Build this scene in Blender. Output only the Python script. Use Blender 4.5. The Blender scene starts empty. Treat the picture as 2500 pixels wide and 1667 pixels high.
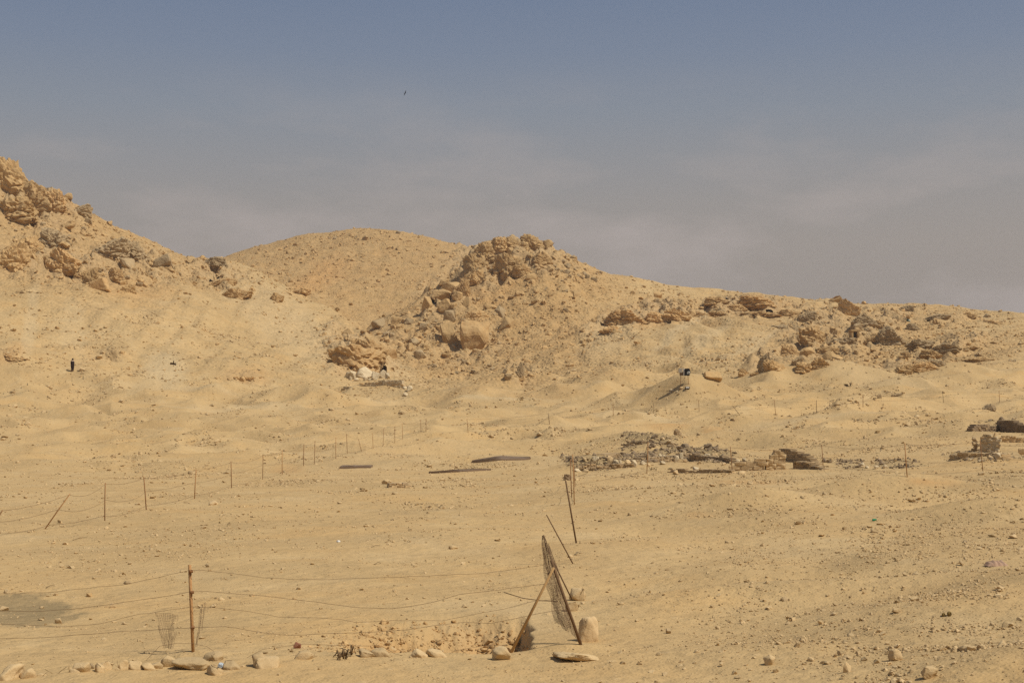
import bpy, bmesh, math, random
import numpy as np
from mathutils import Vector, Matrix, noise as mnoise

random.seed(7)
RNG = np.random.default_rng(11)
scene = bpy.context.scene
C = scene.collection

# ------------------------------------------------------------------ camera
W, H, F = 2500.0, 1667.0, 3472.0          # the photograph's frame, focal length in its pixels
HOR, ZC = 1022.0, 3.44                    # eye-level row, eye height above the near sand
cam_d = bpy.data.cameras.new('camera')
cam_d.sensor_width = 36.0
cam_d.lens = 36.0 * F / W
cam_d.shift_y = (HOR - H / 2) / W
cam_d.clip_start, cam_d.clip_end = 0.1, 9000
cam = bpy.data.objects.new('camera', cam_d)
cam.location = (0, 0, ZC)
cam.rotation_euler = (math.radians(90), 0, 0)
C.objects.link(cam)
scene.camera = cam

# ------------------------------------------------------------------ sky
SUN_AZ, SUN_EL = math.radians(115), math.radians(55)
world = bpy.data.worlds.new('World')
scene.world = world
world.use_nodes = True
wn, wl = world.node_tree.nodes, world.node_tree.links
wn.clear()
wo = wn.new('ShaderNodeOutputWorld')
bg = wn.new('ShaderNodeBackground')
bg.inputs['Strength'].default_value = 0.10
sky = wn.new('ShaderNodeTexSky')
sky.sky_type = 'NISHITA'
sky.sun_disc = False
sky.sun_elevation = SUN_EL
sky.sun_rotation = SUN_AZ
sky.air_density = 1.0
sky.dust_density = 6.0
sky.ozone_density = 1.0
geo = wn.new('ShaderNodeTexCoord')
sep = wn.new('ShaderNodeSeparateXYZ')
wl.new(geo.outputs['Generated'], sep.inputs[0])
# dust veil: thickest at the horizon, thinning upwards, the same all round
ramp = wn.new('ShaderNodeValToRGB')
cr = ramp.color_ramp
cr.elements[0].position, cr.elements[0].color = 0.0, (3.15, 2.66, 2.42, 1)
cr.elements[1].position, cr.elements[1].color = 1.0, (0.8, 1.2, 2.0, 1)
for p, c in ((0.06, (3.5, 3.02, 2.72)), (0.12, (3.55, 3.14, 2.86)), (0.15, (3.3, 3.06, 2.92)), (0.18, (2.9, 2.92, 3.06)),
             (0.21, (2.46, 2.74, 3.2)), (0.25, (1.92, 2.36, 3.2)), (0.29, (1.55, 2.06, 3.08)), (0.45, (1.15, 1.6, 2.5))):
    e = cr.elements.new(p)
    e.color = (*c, 1)
wl.new(sep.outputs['Z'], ramp.inputs['Fac'])
veil = wn.new('ShaderNodeMix'); veil.data_type = 'RGBA'
veil.inputs['Factor'].default_value = 0.9
wl.new(sky.outputs[0], veil.inputs['A'])
wl.new(ramp.outputs['Color'], veil.inputs['B'])
# thin streaky cloud
mp = wn.new('ShaderNodeMapping')
mp.inputs['Scale'].default_value = (3.6, 3.6, 10.0)
mp.inputs['Location'].default_value = (0.15, 0.3, 0.3)
wl.new(geo.outputs['Generated'], mp.inputs['Vector'])
nz = wn.new('ShaderNodeTexNoise')
nz.inputs['Scale'].default_value = 1.6
nz.inputs['Detail'].default_value = 7
nz.inputs['Roughness'].default_value = 0.58
wl.new(mp.outputs[0], nz.inputs['Vector'])
cm = wn.new('ShaderNodeMapRange')
cm.inputs['From Min'].default_value, cm.inputs['From Max'].default_value = 0.47, 0.70
cm.inputs['To Min'].default_value, cm.inputs['To Max'].default_value = 0.0, 0.8
wl.new(nz.outputs['Fac'], cm.inputs['Value'])
cb = wn.new('ShaderNodeMapRange')            # clouds sit low in the sky
cb.inputs['From Min'].default_value, cb.inputs['From Max'].default_value = 0.24, 0.14
wl.new(sep.outputs['Z'], cb.inputs['Value'])
cmul = wn.new('ShaderNodeMath'); cmul.operation = 'MULTIPLY'
wl.new(cm.outputs[0], cmul.inputs[0]); wl.new(cb.outputs[0], cmul.inputs[1])
cloud = wn.new('ShaderNodeMix'); cloud.data_type = 'RGBA'
cloud.inputs['B'].default_value = (4.3, 3.8, 3.6, 1)
wl.new(cmul.outputs[0], cloud.inputs['Factor'])
wl.new(veil.outputs['Result'], cloud.inputs['A'])
wl.new(cloud.outputs['Result'], bg.inputs['Color'])
wl.new(bg.outputs[0], wo.inputs['Surface'])

# ------------------------------------------------------------------ sun
sun_d = bpy.data.lights.new('sun', 'SUN')
sun_d.energy = 3.75
sun_d.angle = math.radians(0.6)
sun_d.color = (1.0, 0.93, 0.82)
sun = bpy.data.objects.new('sun', sun_d)
sdir = Vector((math.sin(SUN_AZ) * math.cos(SUN_EL), math.cos(SUN_AZ) * math.cos(SUN_EL), math.sin(SUN_EL)))
sun.rotation_euler = sdir.to_track_quat('Z', 'Y').to_euler()
sun.location = (60, -40, 120)
C.objects.link(sun)

scene.view_settings.view_transform = 'Standard'
scene.view_settings.look = 'None'
scene.view_settings.exposure = 0.0
scene.view_settings.gamma = 1.0
scene.render.engine = 'CYCLES'
scene.cycles.use_denoising = False
scene.cycles.max_bounces = 5
scene.cycles.diffuse_bounces = 3
scene.cycles.transparent_max_bounces = 12

# ------------------------------------------------------------------ helpers
def tag(o, label=None, cat=None, group=None, kind=None):
    if label: o['label'] = label
    if cat: o['category'] = cat
    if group: o['group'] = group
    if kind: o['kind'] = kind
    return o

def link(name, me, mat=None, parent=None, loc=None, rot=None, scl=None):
    o = bpy.data.objects.new(name, me)
    C.objects.link(o)
    if mat is not None and me is not None and not me.materials:
        me.materials.append(mat)
    if parent: o.parent = parent
    if loc is not None: o.location = loc
    if rot is not None: o.rotation_euler = rot
    if scl is not None: o.scale = scl
    return o

def mesh_from_bm(name, bm, smooth=False):
    me = bpy.data.meshes.new(name)
    bm.to_mesh(me); bm.free()
    if smooth:
        me.polygons.foreach_set('use_smooth', [True] * len(me.polygons))
    return me

_perm = np.random.default_rng(5).permutation(256)
_perm = np.concatenate([_perm, _perm]).astype(np.int32)
_ang = np.random.default_rng(6).random(256) * 2 * np.pi
_gx, _gy = np.cos(_ang).astype(np.float32), np.sin(_ang).astype(np.float32)

def perlin(x, y):
    xi = np.floor(x).astype(np.int32); yi = np.floor(y).astype(np.int32)
    xf = (x - xi).astype(np.float32); yf = (y - yi).astype(np.float32)
    u = xf * xf * xf * (xf * (xf * 6 - 15) + 10)
    v = yf * yf * yf * (yf * (yf * 6 - 15) + 10)
    def g(ix, iy, dx, dy):
        h = _perm[_perm[ix & 255] + (iy & 255)]
        return _gx[h] * dx + _gy[h] * dy
    a = g(xi, yi, xf, yf); b = g(xi + 1, yi, xf - 1, yf)
    c = g(xi, yi + 1, xf, yf - 1); d = g(xi + 1, yi + 1, xf - 1, yf - 1)
    ab = a + u * (b - a); cd = c + u * (d - c)
    return (ab + v * (cd - ab)) * 1.5

def smooth01(t):
    t = np.clip(t, 0, 1)
    return t * t * (3 - 2 * t)

# ------------------------------------------------------------------ the land: height over (column, distance)
# columns are rays across the plain (px of the photograph), rows are distances Y
dense = np.linspace(-130, 2630, 1090)
PX = np.concatenate([np.linspace(-2600, -150, 40), dense, np.linspace(2650, 5100, 40)])
rows = [3.0, 5.0, 7.5, 10.0, 12.0, 13.5]
y = 14.6
while y < 640:
    rows.append(y)
    if y < 180:
        st = min(2.3 * y * y / (F * ZC), 0.55)
    elif y < 420:
        st = 0.75
    else:
        st = 1.45
    y += st
YR = np.array(rows)
NR, NC = len(YR), len(PX)
U = (PX - W / 2) / F
XX = (YR[:, None] * U[None, :]).astype(np.float64)
YY = np.repeat(YR[:, None], NC, 1)
PXX = np.repeat(PX[None, :], NR, 0)

def zof(py, Y): return ZC + Y * (HOR - py) / F

# plain
gY = [3, 18, 24, 32, 48, 60, 80, 110, 140, 170, 200, 240, 300, 420, 660]
gP = [-2600, 0, 600, 1200, 1800, 2500, 5100]
gZ = np.array([
    [0, 0, 0, 0, 0, 0, .1, .7, 1.6, 2.8, 5.4, 9.6, 14, 18, 20],
    [0, 0, 0, 0, 0, 0, .1, .6, 1.5, 2.7, 5.2, 9.3, 13, 16, 18],
    [0, 0, 0, 0, 0, 0, .1, .5, 1.2, 2.1, 4.2, 7.6, 10, 12, 12],
    [0, 0, 0, 0, 0, 0, .1, .6, 1.3, 2.4, 5.0, 9.0, 11, 12, 12],
    [0, 0, .0, .1, .3, .4, .6, 1.3, 2.6, 4.9, 7.9, 11.5, 16, 20, 22],
    [.5, .5, .5, .6, .9, 1.1, 1.4, 2.2, 3.4, 5.4, 8.4, 12.6, 18, 24, 26],
    [.8, .8, .8, .8, 1., 1.2, 1.5, 2.4, 3.6, 5.6, 8.6, 13, 19, 25, 27]])
tmp = np.array([np.interp(YR, gY, gZ[i]) for i in range(len(gP))])
k = np.ones(25) / 25
tmp = np.array([np.convolve(np.pad(t, 12, mode='edge'), k, 'valid') for t in tmp])
ZG = np.array([np.interp(PX, gP, tmp[:, i]) for i in range(NR)])
for n in (121, 81):
    kk = np.ones(n) / n
    ZG = np.apply_along_axis(lambda v: np.convolve(v, kk, 'valid'), 1, np.pad(ZG, [(0, 0), (n // 2, n // 2)], mode='edge'))

def layer(curves, back=((45, 16), (120, 60)), front=(60, 26)):
    """curves: near to far, each a list of (px, py, Y); gives the height of one hill over the grid"""
    K = []
    for cv in curves:
        cv = np.array(cv, float)
        K.append((np.interp(PX, cv[:, 0], cv[:, 2]), zof(np.interp(PX, cv[:, 0], cv[:, 1]), np.interp(PX, cv[:, 0], cv[:, 2]))))
    out = np.empty((NR, NC))
    for j in range(NC):
        ys = [c[0][j] for c in K]; zs = [c[1][j] for c in K]
        ys = [ys[0] - 2.2 * front[0], ys[0] - front[0]] + ys + [ys[-1] + b[0] for b in back]
        zs = [-60.0, zs[0] - front[1]] + zs + [zs[-1] - b[1] for b in back]
        out[:, j] = np.interp(YR, ys, zs)
    for n, ax in ((7, 0), (5, 0), (9, 1), (7, 1)):
        kk = np.ones(n) / n
        pad = [(n // 2, n // 2) if a == ax else (0, 0) for a in (0, 1)]
        p = np.pad(out, pad, mode='edge')
        out = np.apply_along_axis(lambda v: np.convolve(v, kk, 'valid'), ax, p)
    return out

# left hill with its spur running down to the valley
ZL = layer([
    [(-2600, 905, 190), (-200, 905, 205), (0, 908, 212), (177, 908, 220), (400, 905, 226), (600, 930, 226), (800, 955, 226), (950, 958, 238), (1100, 960, 246), (1300, 1100, 250), (5100, 1300, 250)],
    [(-2600, 720, 255), (-200, 700, 258), (0, 705, 264), (300, 712, 272), (460, 705, 286), (560, 730, 290), (722, 785, 284), (850, 848, 268), (955, 895, 262), (1100, 935, 256), (1300, 1100, 262), (5100, 1300, 262)],
    [(-2600, 560, 285), (-200, 555, 288), (0, 572, 292), (180, 590, 298), (300, 612, 304), (460, 655, 318), (540, 655, 332), (650, 690, 320), (722, 737, 306), (883, 818, 284), (955, 862, 274), (1100, 915, 264), (1300, 1100, 272), (5100, 1300, 272)],
    [(-2600, 300, 350), (-300, 300, 345), (-60, 375, 335), (0, 395, 332), (22, 428, 330), (60, 448, 330), (130, 470, 330), (180, 492, 332), (230, 520, 334), (290, 550, 338), (350, 573, 342), (400, 594, 346), (440, 614, 348), (475, 628, 350), (540, 630, 350), (620, 655, 342), (722, 712, 326), (795, 740, 314), (883, 803, 300), (955, 849, 288), (1036, 881, 277), (1124, 905, 268), (1300, 1100, 282), (5100, 1300, 282)],
])
# far rounded hill
ZD = layer([
    [(-2600, 1000, 370), (300, 900, 370), (500, 780, 375), (700, 790, 378), (900, 850, 380), (1100, 880, 380), (1500, 900, 380), (5100, 1100, 380)],
    [(-2600, 990, 420), (300, 800, 420), (500, 680, 425), (700, 680, 430), (900, 690, 430), (1100, 730, 425), (1500, 800, 420), (5100, 1100, 420)],
    [(-2600, 980, 500), (300, 690, 500), (400, 660, 500), (480, 640, 500), (540, 628, 502), (620, 600, 504), (690, 580, 506), (760, 561, 508), (830, 551, 510), (880, 549, 510), (960, 557, 508), (1040, 571, 506), (1100, 588, 504), (1165, 606, 502), (1250, 640, 500), (1400, 720, 500), (1700, 800, 500), (5100, 1100, 500)],
], back=((50, 12), (140, 60)))
# rocky knoll running into the long right-hand ridge
ZK = layer([
    [(-2600, 1200, 280), (700, 1000, 285), (860, 885, 288), (905, 868, 288), (1000, 885, 272), (1150, 925, 262), (1300, 932, 256), (1450, 925, 248), (1600, 930, 232), (1750, 940, 220), (2000, 935, 216), (2300, 915, 214), (2500, 890, 216), (2700, 880, 216), (5100, 850, 220)],
    [(-2600, 1200, 300), (700, 1000, 305), (860, 860, 305), (905, 830, 306), (1000, 815, 305), (1150, 835, 300), (1300, 815, 302), (1450, 808, 300), (1550, 795, 300), (1700, 785, 302), (1800, 782, 310), (1950, 800, 300), (2100, 825, 275), (2300, 840, 262), (2500, 822, 270), (5100, 800, 280)],
    [(-2600, 1200, 315), (700, 1000, 318), (860, 845, 320), (905, 800, 322), (1000, 752, 325), (1070, 720, 326), (1150, 690, 328), (1240, 675, 330), (1330, 660, 330), (1450, 705, 332), (1600, 740, 335), (1800, 742, 345), (2000, 768, 340), (2150, 780, 330), (2300, 788, 330), (2500, 790, 335), (5100, 790, 340)],
    [(-2600, 1200, 330), (700, 1000, 335), (850, 850, 338), (905, 796, 340), (985, 748, 342), (1050, 705, 343), (1100, 685, 344), (1130, 655, 345), (1148, 628, 346), (1170, 606, 346), (1210, 592, 347), (1260, 588, 348), (1330, 588, 349), (1370, 606, 351), (1420, 627, 354), (1470, 650, 358), (1530, 667, 362), (1600, 681, 366), (1700, 693, 372), (1800, 704, 378), (1900, 717, 382), (1960, 729, 384), (2050, 733, 386), (2200, 733, 390), (2300, 741, 394), (2400, 749, 398), (2500, 755, 400), (2700, 765, 405), (5100, 800, 420)],
])
allz = np.stack([ZG, ZL, ZK, ZD])
dom = np.argmax(allz, 0)
def smax(a, b, r):
    h = np.clip(0.5 + 0.5 * (a - b) / r, 0, 1)
    return b + (a - b) * h + r * h * (1 - h)
Z = smax(ZG, ZL, 2.5)
Z = smax(Z, ZK, 2.0)
Z = np.maximum(Z, ZD)

# ---- image-space outline of the base land, used to say where the photo's rocky patches lie
def project(): return HOR - (Z - ZC) / YY * F

# ---- spoil heaps, hollows and mounds: (px, Y, half width m, half depth m, height)
bumps = [
    (150, 214, 16, 9, 2.2), (330, 206, 12, 8, 1.4), (60, 190, 12, 8, 1.2), (430, 190, 10, 7, 1.3), (560, 208, 9, 6, 1.4),
    (700, 205, 9, 7, 1.6), (820, 200, 8, 5, 1.2), (1000, 222, 9, 7, 1.5), (1130, 205, 10, 7, 1.3), (1250, 226, 9, 6, 1.7),
    (1380, 200, 9, 6, 1.5), (1500, 215, 9, 7, 1.8), (1690, 172, 6.0, 5.0, 2.6), (1560, 178, 7, 5, 1.2), (1900, 190, 9, 6, 1.5),
    (1820, 205, 8, 6, 1.7), (2080, 190, 10, 7, 1.7), (2210, 180, 8, 5, 1.4), (2400, 190, 12, 7, 2.0), (2300, 165, 7, 4, 1.0),
    (2140, 150, 7, 4, .8), (1960, 160, 7, 4, .8), (140, 165, 8, 5, 1.1), (270, 172, 6, 4, 1.0), (500, 150, 7, 4, .7),
    (-60, 150, 9, 5, 1.3), (640, 160, 6, 4, .6), (1330, 135, 7, 4, .7), (1450, 110, 5, 3, .5),
    (280, 108, 2.6, 3.2, -0.9), (280, 114, 3.6, 1.6, .35), (640, 96, 2.2, 2.4, -.4), (1190, 148, 2.2, 2.6, -1.3), (1340, 128, 1.8, 2.0, .6),
    (1880, 104, 3.0, 2.0, -.9), (1840, 49, 2.6, 1.5, .72), (1700, 42, 2.0, 1.4, -.4), (2180, 52, 3.8, 2.0, .85), (2020, 60, 2.6, 1.6, -.6),
    (2420, 42, 2.6, 1.6, .5), (2350, 46, 1.8, .9, -.6), (2060, 26.4, 3.4, 1.1, .30), (2085, 28.4, 1.5, .75, -.80), (1800, 27.0, 1.6, 1.2, .14), (1760, 30, 2.0, 1.8, .26),
    (1650, 26, 1.5, 1.4, .12), (2300, 22, 2.2, 1.8, .3), (2550, 24, 2.0, 2.0, .35), (1850, 20, 1.4, 1.0, .12), (2500, 17, 1.2, 1.0, .18),
    (2300, 60, 2.4, 1.2, -.35), (1890, 70, 2.4, 1.4, -.25), (1650, 84, 7.0, 3.0, .25), (1440, 84, 1.8, 1.6, .55), (1620, 90, 2.6, 1.5, .45),
    (1760, 92, 2.2, 1.4, .35), (2190, 74, 1.8, 1.0, .30), (1590, 108, 3.0, 1.2, .45), (2400, 72, 2.6, 1.2, .35), (2440, 112, 4.0, 1.6, .4),
    (970, 62, 2.6, 1.4, .06), (1090, 57, 1.6, 1.0, .10), (90, 27.0, 1.3, 1.6, -.10), (480, 20.7, .42, .35, .10), (1400, 20.9, .55, .35, .10),
    (1350, 68, 3, 3, .12), (250, 130, 7, 4, -.3), (860, 140, 8, 4, .4), (1000, 175, 8, 5, .8), (930, 190, 6, 4, .7), (905, 257, 7.0, 3.2, 1.5),
]
for bp, bY, rx, ry, h in bumps:
    bx = bY * (bp - W / 2) / F
    d2 = ((XX - bx) / rx) ** 2 + ((YY - bY) / ry) ** 2
    m = d2 < 9
    Z[m] += h * (1.25 if bY > 120 else 1.0) * np.exp(-d2[m] * 1.1)
# the dug pit beside the fence corner
def blob(px, Y, rx, ry):
    bx = Y * (px - W / 2) / F
    return np.sqrt(((XX - bx) / rx) ** 2 + ((YY - Y) / ry) ** 2)
wx_ = .35 * perlin(XX * 1.1, YY * 1.1) + .16 * perlin(XX * 3.1, YY * 3.1)
wy_ = .45 * perlin(XX * .9 + 5, YY * .9) + .2 * perlin(XX * 2.7, YY * 2.7 + 3)
far_edge = 24.9 + .5 * smooth01((XX + 2.6) / 2.2) + wy_
lat = smooth01((XX + 3.1 + wx_) / 1.5) * smooth01((.34 + .3 * wx_ - XX) / .22)
ramp_ = smooth01((far_edge - YY) / 2.3) * smooth01((YY - 20.95 - .3 * wx_) / .45)
pit = lat * ramp_
Z -= 0.80 * pit * (.55 + .45 * smooth01((XX + 2.4) / 1.8))

PY0 = project()

def ell(items, soft=0.5):
    """soft mask of photo-space ellipses (px, py, rx, ry, tilt degrees, strength)"""
    m = np.zeros((NR, NC), np.float32)
    wob = 0.22 * perlin(XX / 9, YY / 9) + 0.14 * perlin(XX / 3.1, YY / 3.1)
    for cx, cy, rx, ry, t, s in items:
        sel = (np.abs(PXX - cx) < rx * 2.2 + ry * 1.5) & (np.abs(PY0 - cy) < rx * 1.6 + ry * 2.2)
        if not sel.any(): continue
        a = math.radians(t)
        dx = (PXX[sel] - cx); dy = (PY0[sel] - cy)
        x2 = (dx * math.cos(a) + dy * math.sin(a)) / rx
        y2 = (-dx * math.sin(a) + dy * math.cos(a)) / ry
        d = np.sqrt(x2 * x2 + y2 * y2) + wob[sel]
        m[sel] = np.maximum(m[sel], s * smooth01((1 + soft - d) / (2 * soft)))
    return m
hillY = YY > 195
rock_m = ell([(60, 470, 150, 70, 30, 1), (140, 640, 170, 55, 12, 1), (330, 640, 130, 45, 15, .8), (530, 680, 90, 35, 20, .8),
              (860, 860, 90, 50, 28, .9), (1180, 640, 90, 60, -20, 1), (1300, 620, 90, 50, 10, 1), (1080, 740, 70, 60, -30, .8),
              (1130, 830, 90, 60, 0, .55), (1000, 830, 90, 50, 20, .5), (1480, 800, 70, 25, -5, .7), (1600, 770, 110, 22, -5, 1),
              (1830, 750, 110, 22, 3, 1), (1980, 820, 90, 60, -35, .9), (2120, 810, 100, 40, -25, .8), (1860, 890, 60, 30, -30, .9),
              (2240, 890, 120, 25, -18, .9), (2330, 850, 90, 22, -12, .7), (600, 930, 50, 12, 0, .4), (260, 870, 60, 12, -5, .6),
              (170, 850, 70, 10, 5, .4), (30, 870, 40, 16, -20, .2), (2330, 780, 60, 14, -4, .5), (2230, 760, 40, 12, -3, .5), (1270, 910, 40, 30, 0, .6)])
rock_m *= hillY
debris_m = ell([(1250, 760, 260, 150, 0, 1), (1380, 680, 130, 60, 25, 1), (1080, 860, 160, 60, 5, 1), (850, 640, 260, 90, 0, .7),
                (300, 560, 260, 70, 20, .7), (2200, 850, 260, 60, -15, .6), (1750, 880, 90, 40, -30, .5), (1600, 730, 180, 40, 8, .4)]) * hillY
brown_m = ell([(1190, 760, 300, 190, 10, 1), (1100, 870, 190, 60, 5, .9), (1400, 680, 150, 60, 22, .9), (130, 560, 330, 150, 18, .85), (480, 670, 150, 45, 15, .7),
               (2080, 830, 260, 70, -10, .8), (2300, 880, 220, 45, -12, .7), (1880, 890, 70, 35, -30, .7), (1650, 765, 260, 30, 3, .6), (1850, 750, 130, 30, 3, .7), (660, 760, 120, 40, 35, .35)]) * hillY
brown_m = np.maximum(brown_m, .95 * (dom == 3))
orange_m = ell([(870, 870, 75, 45, 28, .9), (780, 675, 75, 30, -35, .7), (140, 500, 45, 28, 20, .6), (1200, 690, 60, 45, 0, .35),
                (1560, 780, 110, 22, -6, .55), (1840, 750, 90, 18, 3, .4), (30, 868, 40, 18, -20, .6), (600, 925, 60, 14, 0, .4), (300, 700, 120, 30, 10, .35),
                (1640, 1057, 80, 6, -3, .7), (1740, 1065, 25, 9, 0, .5), (1850, 1180, 60, 10, 0, .35), (1800, 1175, 50, 8, 0, .4),
                (1700, 1258, 30, 8, 0, .3), (2280, 1168, 60, 8, 0, .6), (1910, 1100, 30, 8, 0, .3), (700, 1148, 40, 8, 0, .35)])
orange_m = np.maximum(orange_m, (pit * 0.85).astype(np.float32))
grey_m = ell([(2200, 1560, 420, 110, -4, .5), (2080, 1376, 85, 20, -6, 1), (1820, 1245, 110, 24, 0, .9), (1700, 1250, 60, 12, 0, .6), (880, 620, 260, 75, 5, .5), (1000, 720, 130, 90, 30, .55), (1250, 830, 240, 90, 0, .45), (1700, 960, 110, 35, 0, .55), (1620, 1120, 280, 30, 0, .25),  # right foreground hollow and mound front: gravel tone plus painted-in shade
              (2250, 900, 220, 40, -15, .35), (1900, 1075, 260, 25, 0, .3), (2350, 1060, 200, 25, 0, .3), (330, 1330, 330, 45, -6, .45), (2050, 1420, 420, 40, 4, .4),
              (1800, 1215, 190, 28, 3, .45), (2150, 1190, 220, 28, -2, .4), (2350, 1255, 120, 22, -14, .8), (2250, 1340, 330, 40, -8, .35), (2250, 1590, 380, 60, -4, .35),  # mound and tilted hollow ellipses also carry painted shade in their grey
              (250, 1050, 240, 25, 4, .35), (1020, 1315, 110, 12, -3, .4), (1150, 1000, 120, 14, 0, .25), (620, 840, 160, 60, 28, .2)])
_pd = np.sqrt((np.maximum(PXX - 40, 0) / 150) ** 2 + ((PY0 - 1489) / 38) ** 2) + .30 * perlin(XX / .7, YY / 1.4) + .22 * perlin(XX / .22, YY / .5) + .12 * perlin(XX / .08, YY / .2)
patch_m = (.9 * smooth01((1.12 - _pd) / .3) * (YY < 40) * (PXX < 300)).astype(np.float32)  # darker patch of near ground with a ragged edge
dark_m = ell([(1440, 1128, 62, 20, 4, .85), (1560, 1118, 80, 15, -3, .7), (1690, 1108, 70, 14, 5, .8), (1760, 1122, 60, 12, 3, .7), (1590, 1086, 75, 5, 0, .7),
              (2190, 1132, 60, 10, 0, .5), (2400, 1115, 85, 12, 0, .5), (2060, 1130, 60, 12, 8, .4), (2400, 1175, 110, 12, 0, .35), (2430, 1050, 60, 12, 0, .4)], soft=.35)
dark_m = np.maximum(dark_m, patch_m)
pale_m = ell([(700, 790, 170, 55, 33, .45), (930, 880, 110, 20, 25, .4), (300, 790, 200, 60, 10, .1), (1180, 990, 150, 5, -4, .6), (420, 948, 170, 4, 2, .5), (560, 1003, 220, 4, 3, .5), (1500, 1035, 160, 4, 2, .4), (2000, 1035, 200, 4, -2, .4), (1670, 800, 10, 90, 55, .6), (1850, 840, 7, 70, 60, .5), (75, 790, 16, 80, 8, .5), (400, 905, 50, 55, -25, .8), (180, 800, 30, 60, -5, .4), (1480, 830, 70, 40, -30, .35), (1120, 860, 10, 10, 0, .1), (1720, 830, 12, 80, 60, .5), (1790, 860, 8, 80, 60, .45), (950, 975, 60, 14, -8, .25),
              (2150, 940, 140, 22, 8, .3), (1300, 1130, 120, 12, 0, .25), (950, 1120, 220, 26, 0, .2)])

heap_m = ell([(180, 972, 60, 14, 0, 1), (60, 1055, 40, 14, 0, .9), (280, 1135, 75, 16, 0, 1), (480, 1098, 50, 7, 0, 1), (550, 1104, 42, 6, 0, 1), (700, 1128, 45, 9, 0, .9), (1190, 1072, 55, 12, 0, 1), (1350, 1072, 40, 14, -10, 1),
               (1690, 958, 60, 16, 0, .8), (1850, 985, 42, 9, 0, .8), (1430, 905, 45, 10, 0, .8), (2010, 1012, 95, 12, -4, .8), (1950, 1045, 70, 9, 0, .8), (2245, 1038, 65, 12, -5, 1), (2110, 1010, 45, 8, 0, .8), (1150, 1010, 65, 10, 0, .7),
               (1000, 1018, 50, 10, 0, .7), (1040, 1235, 70, 12, 0, .9), (330, 955, 40, 8, 0, .8), (540, 985, 50, 9, 0, .7), (800, 985, 60, 12, -10, .8), (120, 880, 60, 12, -12, .8), (250, 872, 60, 10, 0, 1), (160, 852, 80, 8, 4, .9), (430, 868, 40, 16, 30, .8),
               (340, 905, 30, 14, 20, .8), (2380, 955, 70, 10, 5, .8), (1720, 890, 60, 30, -35, .7), (1560, 890, 60, 16, 0, .7), (1850, 1068, 60, 10, 0, .9), (1450, 1092, 60, 9, 0, .6), (2330, 1178, 130, 12, 0, .8), (1880, 1178, 90, 10, -3, .8), (1830, 1235, 80, 24, 0, .6), (2080, 1235, 90, 8, -3, .6)])

# ---- relief noise
def oct(lam, amp, mask=None, ax=1.0, ay=1.0, sd=0.0):
    n = perlin(XX / (lam * ax) + sd, YY / (lam * ay) + sd * 1.7) * amp
    return n if mask is None else n * mask
hw = smooth01((YY - 185) / 60)                       # hill ground
mid = smooth01((YY - 70) / 70) * (1 - smooth01((YY - 250) / 40))
near = 1 - smooth01((YY - 60) / 60)
hillz = (dom > 0).astype(np.float32)
spac = np.maximum(np.gradient(YR)[:, None], YY * 2.53 / F)    # local grid spacing
def band(lam): return smooth01((lam / spac - 2.2) / 2.5)
billow = np.abs(perlin(XX / 15 + 3.3, YY / 12 + 1.2)) + 0.5 * np.abs(perlin(XX / 7 + 9.1, YY / 6))
b2 = np.abs(perlin(XX / 22 + 13.3, YY / 17 + 5.2))
Z += ((0.55 - billow) * 2.0 + (0.3 - b2) * 1.8) * mid * (1 - 0.6 * hillz)
Z += oct(40, 1.0, hw) + oct(18, .8, hw) + oct(7, .35, hw) + oct(3.2, .16, hw) + oct(1.9, .09, hw * band(1.9))
Z += oct(11, .22, near + .6 * mid) * (0.4 + 0.6 * smooth01((PXX - 900) / 900)) + oct(4.5, .09, near + mid) + oct(2.0, .035, band(2.0)) + oct(.9, .016, band(.9)) + oct(.4, .009, band(.4)) + oct(.2, .005, band(.2))
Z += mid * (oct(3.4, .16) + oct(1.7, .09) * band(1.7) + oct(1.0, .05) * band(1.0)) * smooth01(perlin(XX / 13 + 2, YY / 11) * 1.6 + .6)
Z += heap_m * (YY > 70) * (oct(2.6, .35) + oct(1.3, .22) * band(1.3) + oct(.7, .12) * band(.7))
# runnels down the scree faces
scree = ell([(420, 800, 330, 110, 18, 1), (650, 800, 200, 90, 30, 1), (1650, 830, 240, 70, -25, 1), (1450, 880, 160, 50, 0, .8), (2200, 950, 250, 40, 0, .4), (850, 700, 260, 110, 0, .5)]) * hw
warp = 2.5 * perlin(XX / 30, YY / 30)
Z += scree * (0.6 * perlin((XX + warp) / 7.5, YY / 60 + 4) + 0.35 * perlin((XX + warp) / 2.6, YY / 30 + 8))
slant = (XX + 0.9 * (YY - 300) + warp)
Z += ell([(1720, 830, 160, 90, -40, 1)]) * hw * 0.9 * perlin(slant / 5.0, YY / 80)
# broken rock
rid = np.zeros_like(Z)
for lam, amp in ((12, 2.1), (6, 1.3), (3.1, .85), (1.8, .5)):
    wx, wy = 0.35 * lam * perlin(XX / lam + 7, YY / lam), 0.35 * lam * perlin(XX / lam, YY / lam + 5)
    rid += amp * (0.42 - np.abs(perlin((XX + wx) / lam + lam, (YY + wy) / lam)) * 1.5) * (band(lam) if lam < 2.5 else 1)
Z += rock_m * rid
Z += rock_m * .9 * np.sign(perlin(XX / 3.3 + 31, YY / 3.3)) * smooth01(np.abs(perlin(XX / 3.3 + 31, YY / 3.3)) * 5)
Z += debris_m * (oct(4.5, .5) + oct(2.2, .5) + oct(1.3, .3) * band(1.3))
dirt = np.clip(dark_m * (YY > 60), 0, 1)
Z += dirt * (oct(1.2, .14) + oct(.6, .1))
rag = perlin(XX * 3.3, YY * 3.3) + .6 * perlin(XX * 8, YY * 8)
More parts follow.
